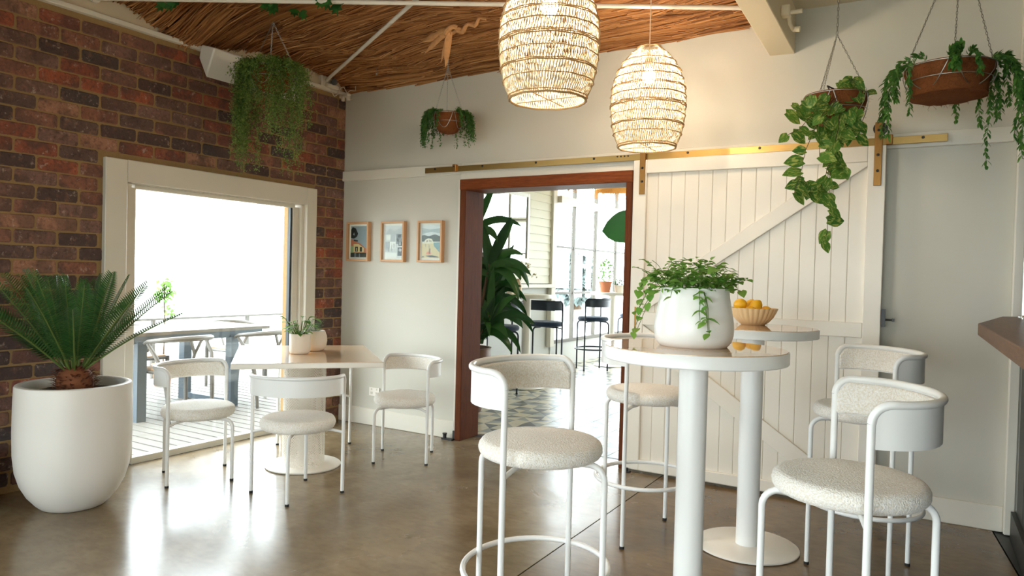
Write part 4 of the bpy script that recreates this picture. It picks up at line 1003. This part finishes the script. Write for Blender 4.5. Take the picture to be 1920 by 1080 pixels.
def rightdir(a): return Vector((.859 * math.cos(a) + .511 * math.sin(a), .511 * math.cos(a) - .859 * math.sin(a), 0))   # 0 = picture right, 90 = to the camera
PH3 = lambda a: [a + 2 * PI * k / 3 for k in range(3)]
rr = random.Random(33)
# 1 big trailing fern by the brick wall
loc = (.563, -1.28, 2.66)
t = basket('hanging_fern', 'hanging basket with a big cloud of fine trailing fern in front of the brick wall', loc, .150, .15, (.552, -1.28, 2.985), (.55, -1.28, zc(.55, -1.28)), PH3(.5))
fo = MB(); st = MB()
clus = [(rr.uniform(0, 2 * PI), rr.uniform(.4, .9), rr.uniform(.5, .82)) for _ in range(6)]
for k in range(150):
    a = 2.399 * k; out = Vector((math.cos(a), math.sin(a), 0)); inner = rr.random() < .3
    L = rr.uniform(.10, .24) if inner else rr.uniform(.22, .52)
    if k > 95: ca, cf, cl = clus[k % 6]; a = ca + rr.gauss(0, .22); out = Vector((math.cos(a), math.sin(a), 0)); L = cl * rr.uniform(.7, 1.05); inner = False
    s0 = out * (.15 * rr.uniform(.5, 1)); pts = hang_path((s0.x, s0.y, .01), out * (rr.uniform(.25, .8) if L < .35 else rr.uniform(.15, .4)), L, rr, 14, .9 if not inner else .35, .35)
    if min(p.x for p in pts) < -.30 or max((p.x ** 2 + p.y ** 2) for p in pts) > .30 ** 2: continue
    st.tube(pts, .0009, 3, caps=False)
    for i in range(1, len(pts)):
        for q in range(8 if L < .4 else 15):
            c = pts[i - 1].lerp(pts[i], rr.random()) + Vector((rr.gauss(0, .014), rr.gauss(0, .014), rr.gauss(0, .010))); v = Vector((jit(1), jit(1), jit(.8)))
            vs, fs = leaf_geo(rr.uniform(.011, .018), .009, n=2); fo.add(vs, fs, 0, True, frame_to(v, Vector((jit(1), jit(1), 1)), c))
fo.build('foliage', 'fern', t, kind='stuff'); st.build('stems', 'stem_green', t, kind='stuff')
# 2 small basket on the white wall
loc = (1.326, -.30, 2.482)
t = basket('small_hanging_basket', 'small hanging basket of green leaf strands against the white wall above the pictures', loc, .115, .135, (1.31, -.30, 2.84), (1.31, -.30, zc(1.31, -.3)), PH3(.2))
fo = MB(); st = MB()
for k in range(72):
    u = rr.random(); a = (PI + rr.gauss(0, .55)) if u < .45 else (rr.gauss(0, .5) if u < .85 else (-PI / 2 + rr.gauss(0, .5) if u < .92 else PI / 2 + rr.gauss(1.2, .2)))
    out = rightdir(a); s0 = out * .10; L = rr.uniform(.16, .36) if u < .45 else rr.uniform(.14, .30)
    pts = hang_path((s0.x, s0.y, .012), out * rr.uniform(.3, .8), L, rr, 12)
    if max(p.y for p in pts) > .27: continue
    st.tube(pts, .0010, 3, caps=False)
    for i in range(1, len(pts)):
        for q in range(7):
            c = pts[i - 1].lerp(pts[i], rr.random()) + Vector((jit(.008), jit(.008), 0)); v = Vector((jit(1), jit(1), rr.uniform(-.8, .5)))
            vs, fs = leaf_geo(rr.uniform(.014, .022), .010, n=2); fo.add(vs, fs, 0, True, frame_to(v, Vector((jit(.6), jit(.6), 1)), c))
fo.build('foliage', 'maiden', t, kind='stuff'); st.build('stems', 'stem_green', t, kind='stuff')
# 3 pothos
loc = (4.017, -.633, 2.262)
t = basket('hanging_pothos', 'hanging basket of long trailing variegated pothos in front of the barn door', loc, .150, .165, (4.012, -.63, 2.585), (4.017, -.63, 3.03), PH3(.25), 5, .3, .3)
MB().tube([Vector((-.01, -.10, .0)), Vector((-.035, -.06, .05)), Vector((.01, -.02, .03))], .004, 6).build('plastic_hook', 'black', t)
pm = [leaf_mesh('leaf', 'pothos', .070 + .010 * k, .058 + .008 * k, 'heart', n=6, fold=.16, droop=.16) for k in range(4)]
# strands in picture coordinates: (right, up) metres at the basket's distance
S = 3.70 / 1351.0
def pic(px, py, toward=.0): 
    k = 1 - toward / 4.1
    return (rightdir(0) * ((px - 1567) * S) + Vector((0, 0, 1)) * ((190 - py) * S)) * k + Vector((.119, -.966, -.228)) * toward
strands = [[(1560, 180), (1530, 200), (1505, 225), (1485, 205)], [(1560, 185), (1530, 215), (1500, 250), (1478, 262)], [(1565, 190), (1540, 225), (1512, 290), (1506, 330), (1495, 370)],
           [(1572, 190), (1560, 240), (1558, 300), (1553, 345), (1525, 365), (1512, 345)], [(1572, 190), (1562, 260), (1556, 340), (1550, 380), (1545, 365)], [(1576, 190), (1570, 270), (1572, 310), (1590, 325)],
           [(1575, 190), (1562, 300), (1560, 370), (1562, 400), (1558, 440), (1552, 460)], [(1575, 190), (1590, 230), (1598, 260)], [(1600, 180), (1612, 210), (1610, 262)], [(1590, 165), (1605, 160), (1620, 180)], [(1590, 168), (1595, 155), (1600, 152)],
           [(1570, 180), (1550, 235), (1535, 255), (1540, 300)], [(1572, 182), (1568, 225), (1570, 255), (1560, 285)], [(1580, 180), (1575, 200), (1590, 215)]]
sm_ = MB(); leaves = []
for k, s_ in enumerate(strands):
    tw0 = .10 + .05 * (k % 3); pts = [pic(px, py, tw0 + (.03 if i else -.06)) for i, (px, py) in enumerate(s_)]
    if k in (8, 9, 10): pts = [p - Vector((.119, -.966, -.228)) * .06 for p in pts]
    fine = []
    for a, b in zip(pts, pts[1:]):
        for i in range(4): fine.append(a.lerp(b, i / 4) + Vector((jit(.004), jit(.004), 0)))
    fine.append(pts[-1]); sm_.tube(fine, .0016, 5, caps=False)
    for i in range(2, len(fine)):
        if i % 2 == 0 or i == len(fine) - 1 or rr.random() < .2: leaves.append((fine[i], fine[i] - fine[i - 1]))
for k in range(16): # the thick of the foliage over and under the rim
    px, py = rr.gauss(1556, 26), rr.gauss(232, 34)
    if py < 160: continue
    leaves.append((pic(px, py, rr.uniform(.09, .2)), Vector((jit(1), jit(.3), -.6))))
for k in range(11): leaves.append((pic(rr.uniform(1568, 1612), rr.uniform(160, 190), rr.uniform(-.05, .16)), Vector((jit(1), jit(1), .4))))
for p, d in leaves:
    o = link('leaf', pm[rr.randrange(4)], t); v = rightdir(0) * jit(.9) + rightdir(PI / 2) * rr.uniform(-.1, .45) + Vector((0, 0, rr.uniform(-1.0, .05)))
    o.matrix_local = frame_to(v, (rightdir(PI / 2) + Vector((jit(.45), jit(.45), rr.uniform(.0, .6)))), p, rr.uniform(.62, 1.0))
sm_.build('stems', 'stem_brown', t, kind='stuff'); print('pothos leaves', len(leaves))
# 4 right-hand basket with willowy strands
loc = (4.511, -.627, 2.347)
t = basket('hanging_willow_basket', 'wide coir hanging basket with dark drooping leaf strands at both ends, by the right wall', loc, .190, .145, (4.545, -.61, 2.99), (4.545, -.61, 3.02), [R_D(-155), R_D(-30), R_D(85)], 5, -.9, .62)
def willow(start, out, L, k, rise=.12):
    pts = hang_path(start, out, L, rr, 16, .7, rise); tw = MB(); tw.tube(pts, .0013, 4, caps=False)
    for i in range(1, len(pts)):
        tg = (pts[i] - pts[i - 1]).normalized()
        for q in range(4):
            a = rr.uniform(0, 2 * PI); o_ = tg.orthogonal().normalized(); sd = o_ * math.cos(a) + tg.cross(o_) * math.sin(a)
            vs, fs = leaf_geo(rr.uniform(.026, .038), .013, n=4, fold=.3, droop=.2); tw.add(vs, fs, 0, True, frame_to(tg * .75 + sd * .8, sd + Vector((0, 0, .4)), pts[i - 1].lerp(pts[i], rr.random()), rr.uniform(.75, 1.15)))
    tw.build('leafy_strand', 'willow', t)
for k in range(6): o_ = rightdir(PI + (-.45, -.1, .2, .5, .8, .05)[k]); willow((o_.x * .175, o_.y * .175, .012), o_ * (.12 + .05 * k), (.36, .44, .30, .40, .26, .2)[k], k)
for k in range(13): o_ = rightdir(rr.uniform(-.5, .9)); willow((o_.x * .175, o_.y * .175, .015), o_ * rr.uniform(.05, .3), rr.uniform(.26, .56), k)
for k in range(5): o_ = rightdir(rr.uniform(.6, 2.2)); willow((o_.x * .17, o_.y * .17, .012), o_ * .35, rr.uniform(.12, .2), k, .9)
o_ = rightdir(-.9); willow((o_.x * .19, o_.y * .19, .0), o_ * .1, .30, 1)

# ------------------------------------------------------------------ RODS, IVY, REED TUFT, HOOK, SPEAKER, SMALL FITTINGS
t = thing('tie_rod', 'long pale tie rod running level under the reed ceiling to the beam', 'rod', (.02, -2.185, 2.93))
MB().tube([(0, 0, 0), (3.532, 1.96, 0)], .0135, 12).build('rod', 'trim', t)
MB().lathe([(.03, 0), (.03, .012), (.0, .012)], 16, T=Matrix.Translation((0, 0, 0)) @ Matrix.Rotation(PI / 2, 4, 'Y')).build('end_plate', 'trim', t)
t = thing('tie_rod', 'slanting pale tie rod rising from the bracket near the brick corner', 'rod', (.05, -.282, 2.893))
MB().tube([(0, 0, 0), (3.50, -1.93, .145)], .0135, 12).build('rod', 'trim', t)
MB().box((-.03, 0, -.01), (.05, .10, .09), ch=.004).build('bracket', 'trim', t)
t = thing('wall_spotlight', 'small black fronted spotlight beside the slanting rod bracket', 'spotlight', (.09, -.235, 2.885))
d = Vector((.72, -.66, -.2)).normalized(); Tm = frame_to(d)
MB().tube([Vector((-.05, 0, 0)), Vector((.02, 0, 0))], [.02, .026], 20, T=Tm).build('housing', 'trim', t)
MB().tube([Vector((.0202, 0, 0)), Vector((.03, 0, 0))], .027, 20, T=Tm).build('lens_front', 'black', t)
MB().box((-.065, .0, 0), (.05, .03, .03)).build('wall_mount', 'trim', t)
t = thing('cable_junction', 'white junction box with loose looping cables in the ceiling corner above the bricks', 'cable box', (.085, -.10, 2.80))
MB().box((-.02, -.13, .05), (.03, .13, .03), ch=.003).build('box', 'trim', t)
MB().box((0, 0, 0), (.14, .035, .022), ch=.004, T=Matrix.Rotation(-.3, 4, 'Z')).build('conduit', 'trim', t)
for dx in (-.01, .05): MB().lathe([(.015, -.045), (.018, -.02), (.012, -.01), (.012, 0)], 12, T=Matrix.Translation((dx, -.01, 0))).build('knob', 'trim', t)
MB().tube([Vector((-.06, -.2, .03)) + Vector((.05 * i / 10, .22 * i / 10, .05 * math.sin(i * .9))) for i in range(14)], .0035, 6).tube([(0, 0, .01), (.06, .0, .04), (.12, .0, .03), (.12, 0, .07)], .003, 6).build('cable', 'cord', t)
t = thing('wall_speaker', 'white wedge shaped loudspeaker mounted at the top of the brick wall', 'speaker', (0, -1.47, 2.73))
mb = MB(); pr = [(.028, .030), (.052, .122), (.195, .080), (.108, -.112)]
n_ = 4; vs = [(x, 0, z) for x, z in pr] + [(x, .84, z) for x, z in pr]
mb.add(vs, [(3, 2, 1, 0), (4, 5, 6, 7)] + [(i, (i + 1) % 4, 4 + (i + 1) % 4, 4 + i) for i in range(4)])
bm = bmesh.new(); me = mb.mesh('cabinet', 'speaker'); bm.from_mesh(me); bmesh.ops.recalc_face_normals(bm, faces=bm.faces); bm.to_mesh(me); bm.free(); smooth_bevel(link('cabinet', me, t), .012, 3)
MB().box((.03, .42, .04), (.06, .3, .06)).build('wall_mount', 'trim', t)
t = thing('conduit_clamp', 'cream clamp box with pipe stubs on the right side of the beam', 'clamp', (3.725, -.42, 2.80))
MB().box((0, -.03, .01), (.05, .06, .06), ch=.006).build('clamp_body', 'beam', t)
MB().tube([(.0, -.03, .0), (.085, -.03, .0)], .012, 10).tube([(.01, 0, -.01), (.012, .03, -.04), (.012, .12, -.045)], .011, 10).tube([(.012, .12, -.045), (.05, .12, -.05)], .016, 10).build('pipe_stub', 'beam', t)
t = thing('ceiling_hook', 'small steel hook hanging from the reeds near the corner', 'hook', (.57, -.25, 2.905))
MB().tube([(0, 0, .04), (0, 0, .012)] + [(.010 * math.sin(a), 0, .003 - .010 * (1 - math.cos(a)) + .008) for a in [i * .6 for i in range(1, 9)]], .0025, 6).lathe([(.008, .0), (.009, .008), (0, .010)], 8, T=Matrix.Translation((0, 0, -.02))).build('hook', 'steel', t)
# vine of ivy along the level rod
t = thing('ivy_vine', 'dark green ivy leaves hanging along the pale rod at the top edge', 'vine', (1.0, -1.63, 2.93))
im = MB()
lob = [(0, 0), (-.25, .12), (-.42, .45), (-.22, .48), (-.30, .85), (-.08, .72), (0, 1.1), (.08, .72), (.30, .85), (.22, .48), (.42, .45), (.25, .12)]
vs = [(y * .075, x * .085, .012 * abs(x)) for x, y in lob] + [(.035, 0, -.004)]
im.add(vs, [(i, (i + 1) % 12, 12) for i in range(12)], 0, True); ivm = im.mesh('leaf', 'ivy')
vp = [(.423, -1.931, 2.935), (.70, -1.80, 2.95), (.932, -1.62, 2.945), (1.0, -1.56, 2.93), (1.15, -1.56, 2.955), (1.284, -1.495, 2.935), (1.42, -1.42, 2.95)]
MB().tube([Vector(p) - Vector((1.0, -1.63, 2.93)) for p in vp], .0022, 5).build('stem', 'stem_brown', t)
for p, sc in (((.423, -1.931, 2.935), 1.1), ((.45, -1.92, 2.94), .9), ((.36, -1.95, 2.93), 1), ((.93, -1.615, 2.935), 1.3), ((.95, -1.60, 2.93), 1.0), ((.90, -1.62, 2.95), 1.0), ((1.0, -1.50, 2.93), 1.0), ((1.04, -1.48, 2.92), 1.0), ((1.27, -1.50, 2.95), 1.3), ((1.30, -1.44, 2.94), 1.5), ((1.24, -1.50, 2.945), 1.0)):
    o = link('leaf', ivm, t); o.matrix_local = frame_to(rightdir(rr.uniform(0, 3.1)) * .6 + Vector((0, 0, -1)), rightdir(PI / 2 + jit(.5)), Vector(p) - Vector((1.0, -1.63, 2.93)), sc)
# loose tuft of reed ends tied in a knot
t = thing('reed_tuft', 'tied knot of loose pale reed ends hanging down from the thatched ceiling', 'reed tuft', (1.60, -.64, 2.965))
MB().tube([Vector((.05 * math.cos(a), .03 * math.sin(a) - .01, .018 * math.sin(a * 1.5) - .005)) for a in [i * .45 for i in range(14)]], .018, 8).build('knot', 'rope', t)
MB().tube([Vector((.03 + .022 * i, .012 * math.sin(i * 1.1) - .004 * i, -.018 + .012 * math.cos(i * 1.3) + .004 * i)) for i in range(13)], [.016 - .0005 * i for i in range(13)], 8).build('twisted_rope', 'rope', t)
for e, w_ in (((-.26, .02, -.115), .026), ((-.075, .02, -.235), .024), ((-.115, .02, -.20), .017), ((-.30, .03, -.03), .032), ((-.19, .01, -.07), .018)):
    e = Vector(e); s0 = Vector((-.015 + jit(.01), -.02, -.012)); MB().tube([s0, s0.lerp(e, .3) + Vector((0, -.008, .012)), s0.lerp(e, .7) + Vector((0, -.004, .006)), e], [w_ * .6, w_, w_ * .8, .002], 6, flat=.3).build('reed_strip', 'rope', t)

# ------------------------------------------------------------------ PICTURES AND SOCKET
PC = {k: plain('print_' + k, rgb(*v), .5) for k, v in dict(sky=(150, 164, 172), pine=(34, 38, 34), roof=(196, 122, 92), cream=(226, 206, 152), dark=(38, 44, 38), green=(150, 176, 130), water=(52, 58, 50), paper=(206, 208, 208), lgrey=(178, 182, 186), mgrey=(130, 134, 140), ink=(52, 56, 62), white=(236, 236, 232), cloud=(214, 222, 226), cloudg=(176, 190, 196), hill=(64, 74, 72), town=(224, 218, 196), sea=(120, 158, 164), sand=(214, 196, 150), towel=(222, 140, 112), skin=(120, 76, 54)).items()}
pk = list(PC); PM = [PC[k] for k in pk]
def picture(label, x, w_, h_, shapes):
    t = thing('picture_frame', label, 'picture', (x, -.002, 1.56), 0, 'framed prints on the white wall')
    fr = MB(); b = .017; D = .040
    for c, d in (((-w_ / 2 + b / 2, -D / 2, 0), (b, D, h_)), ((w_ / 2 - b / 2, -D / 2, 0), (b, D, h_)), ((0, -D / 2, h_ / 2 - b / 2), (w_ - 2 * b, D, b)), ((0, -D / 2, -h_ / 2 + b / 2), (w_ - 2 * b, D, b))): fr.box(c, d, ch=.0015)
    fr.build('frame', 'oak', t)
    MB().box((0, -.012, 0), (w_ - 2 * b, .006, h_ - 2 * b)).build('mat_board', 'mat_board', t)
    pr = MB(); pw, ph = w_ - 2 * b - .034, h_ - 2 * b - .034; y = -.0155
    for col, poly in shapes:
        pr.add([((u - .5) * pw, y, (v - .5) * ph) for u, v in poly], [tuple(range(len(poly)))], pk.index(col)); y -= .00012
    pr.build('print', PM, t)
    MB().box((0, -.030, 0), (w_ - 2 * b, .002, h_ - 2 * b)).build('picture_glass', 'picture_glazing', t)
rc = lambda u0, v0, u1, v1: [(u0, v0), (u1, v0), (u1, v1), (u0, v1)]
picture('framed print of a waterside house under a grey sky with a dark pine', .203, .250, .335, [('sky', rc(0, 0, 1, 1)), ('pine', [(0, .62), (.2, .6), (.38, .66), (.45, .76), (.3, .93), (.1, .97), (0, .88)]), ('sky', [(.12, .72), (.24, .70), (.2, .80)]), ('roof', [(0, .30), (0, .58), (.22, .56), (.34, .50), (.6, .44), (.78, .36), (1, .26), (1, .14), (0, .14)]), ('dark', [(.18, .52), (.42, .50), (.46, .54), (.2, .57)]), ('cream', [(.18, .16), (.18, .42), (.5, .42), (.82, .30), (.82, .16)]), ('green', rc(0, .14, .18, .36)), ('dark', rc(.28, .18, .46, .34)), ('dark', rc(.58, .18, .72, .33)), ('cream', rc(.35, .2, .4, .3)), ('roof', rc(.84, .16, 1, .28)), ('water', rc(0, 0, 1, .145)), ('mgrey', rc(.24, 0, .36, .14)), ('mgrey', rc(.55, 0, .6, .12))])
picture('framed pale grey print of an old harbour town, in the middle', .588, .250, .335, [('paper', rc(0, 0, 1, 1)), ('lgrey', [(0, .75), (.3, .92), (.55, .80), (1, .98), (1, .7), (0, .7)]), ('white', rc(.08, .55, .32, .72)), ('lgrey', rc(.32, .5, .6, .76)), ('mgrey', rc(.66, .42, 1, .74)), ('white', rc(.3, .28, .62, .5)), ('lgrey', rc(0, .24, .28, .5)), ('ink', rc(.74, .62, .94, .72)), ('ink', rc(.70, .5, .82, .60)), ('ink', rc(.8, .36, 1, .5)), ('lgrey', rc(.84, .39, .93, .48)), ('ink', rc(.76, .06, 1, .32)), ('lgrey', [(.8, .24), (.9, .18), (1, .24), (.9, .30)]), ('white', rc(0, .0, .7, .16)), ('mgrey', rc(.2, .17, .24, .34)), ('mgrey', rc(.4, .2, .43, .4)), ('mgrey', rc(.1, .3, .14, .42)), ('mgrey', rc(.52, .3, .56, .44))])
picture('framed print of a sandy beach with dark hills, nearest the doorway', .975, .250, .335, [('cloud', rc(0, 0, 1, 1)), ('cloudg', [(0, .72), (.5, .80), (1, .74), (1, .9), (.4, .86), (0, .92)]), ('hill', [(0, .50), (0, .68), (.12, .70), (.4, .66), (.7, .72), (1, .66), (1, .50)]), ('town', [(.12, .48), (.2, .56), (.36, .60), (.56, .58), (.64, .48)]), ('ink', rc(.28, .49, .32, .54)), ('ink', rc(.42, .5, .46, .55)), ('ink', rc(.5, .49, .53, .53)), ('sand', rc(0, 0, 1, .48)), ('sea', [(.64, .46), (1, .48), (1, .16), (.86, .26), (.68, .36)]), ('town', rc(.0, .44, .66, .475)), ('mgrey', rc(.2, .34, .24, .42)), ('mgrey', rc(.4, .3, .43, .4)), ('towel', [(.22, .12), (.5, .10), (.58, .16), (.34, .2)]), ('skin', [(.40, .14), (.48, .13), (.5, .28), (.44, .30)]), ('hill', [(.2, .07), (.5, .02), (.9, .05), (.6, .09)]), ('hill', rc(.66, .02, .94, .05)), ('hill', rc(.04, .02, .14, .06))])
t = thing('wall_socket', 'white double power socket low on the white wall', 'socket', (.405, -.001, .287))
MB().box((0, -.004, 0), (.115, .008, .072), ch=.002).build('plate', 'white_base', t)
for dx in (-.028, .028): MB().box((dx, -.009, -.012), (.022, .003, .02)).box((dx, -.0095, .02), (.009, .004, .014)).build('switch', 'trim', t)
mb = MB()
for dx in (-.028, .028): mb.box((dx - .005, -.0108, -.008), (.002, .001, .006)).box((dx + .005, -.0108, -.008), (.002, .001, .006)).box((dx, -.0108, -.017), (.002, .001, .006))
mb.build('socket_slots', 'black', t)

# ------------------------------------------------------------------ BAR AT THE RIGHT
t = thing('bar_counter', 'brown timber bar top on a black front at the right edge', 'bar counter', (4.90, -1.6, 0))
poly = [(4.648, -1.10), (4.787, -.145), (4.86, -.065), (5.6, -.065), (5.6, -3.2), (4.71, -3.2)]
o = MB().prism([(x - 4.90, y + 1.6) for x, y in reversed(poly)][::-1], 1.11, 1.16).build('counter_top', 'bar_wood', t); smooth_bevel(o, .004, 2)
MB().prism([(x - 4.90, y + 1.6) for x, y in [(4.885, -.125), (5.5, -.125), (5.5, -3.1), (4.94, -3.1)]], .14, 1.109).build('front_panel', 'dark_cabinet', t)
MB().prism([(x - 4.90, y + 1.6) for x, y in [(4.862, -.095), (5.5, -.095), (5.5, -3.1), (4.915, -3.1)]], .0, .14).build('plinth', 'dark_cabinet', t)
for k, y in enumerate((-.35, -.95, -1.55, -2.15, -2.75)): MB().box((4.895 - 4.90 + (-.125 - y) * .0185, y + 1.6, .625), (.022, .05, .96)).build('panel_batten', 'dark_cabinet', t)
t = thing('bar_screen', 'black steel screen frame with chrome posts standing on the bar top', 'screen', (4.92, -.18, 1.16))
MB().box((.03, .0, .87), (.08, .06, 1.74), ch=.003).build('steel_post', 'dark_cabinet', t)
for y in (-.02, -.20): 
    b = MB().tube([(-.045, y - .02, .0), (-.045, y - .02, 1.74)], .012, 12).build('chrome_post', 'chrome', t); MB().lathe([(.032, 0), (.032, .006), (.014, .012), (0, .012)], 20, T=Matrix.Translation((-.045, y - .02, 0))).build('post_flange', 'chrome', b)
MB().box((.03, -.45, .88), (.012, .9, 1.74)).build('dark_panel', 'dark_cabinet', t)
t = thing('pedal_bin', 'black cylindrical bin with a chrome pedal at the left edge', 'bin', (.16, -2.93, 0))
MB().lathe([(.12, 0), (.125, .01), (.125, .27), (0, .27)], 32).build('bin_body', 'black', t); MB().lathe([(.127, .27), (.127, .285), (.11, .295), (0, .298)], 32).build('bin_lid', 'chrome', t)
MB().box((.13, .05, .03), (.06, .03, .008), ch=.002).build('pedal', 'chrome', t)

# ------------------------------------------------------------------ GARDEN ROOM FITTINGS
t = thing('garden_mirror', 'white framed mirror on the weatherboard wall reflecting the windows', 'mirror', (X0 + .035, 3.05, 1.93))
MB().box((.02, 0, 0), (.008, 1.06, .80)).build('mirror_glass', 'mirror', t)
for c, d in (((.02, .555, 0), (.04, .05, .90)), ((.02, -.555, 0), (.04, .05, .90)), ((.02, 0, .425), (.04, 1.06, .05)), ((.02, 0, -.425), (.04, 1.06, .05))): MB().box(c, d, ch=.003).build('frame_rail', 'white_base', t)
for i, (y, lb) in enumerate(((4.45, 'fringed straw pendant shade over the left garden window'), (5.35, 'fringed straw pendant shade nearer the right door jamb'))):
    t = thing('fringed_pendant', lb, 'pendant lamp', (.30, y, 2.55), 0, 'fringed pendant shades in the garden room')
    MB().lathe([(.30, .04), (.27, .12), (.18, .20), (.05, .24), (.02, .25)], 28, cap=False).build('shade', 'fringe', t)
    mb = MB()
    for k in range(80): a = 2 * PI * k / 80; mb.tube([(.30 * math.cos(a), .30 * math.sin(a), .045), (.305 * math.cos(a), .305 * math.sin(a), -.06 + jit(.01))], .004, 3)
    mb.build('fringe', 'fringe', t, kind='stuff'); MB().tube([(0, 0, .24), (0, 0, .42)], .006, 6).build('cord', 'black', t)
print('objects', len(bpy.data.objects))
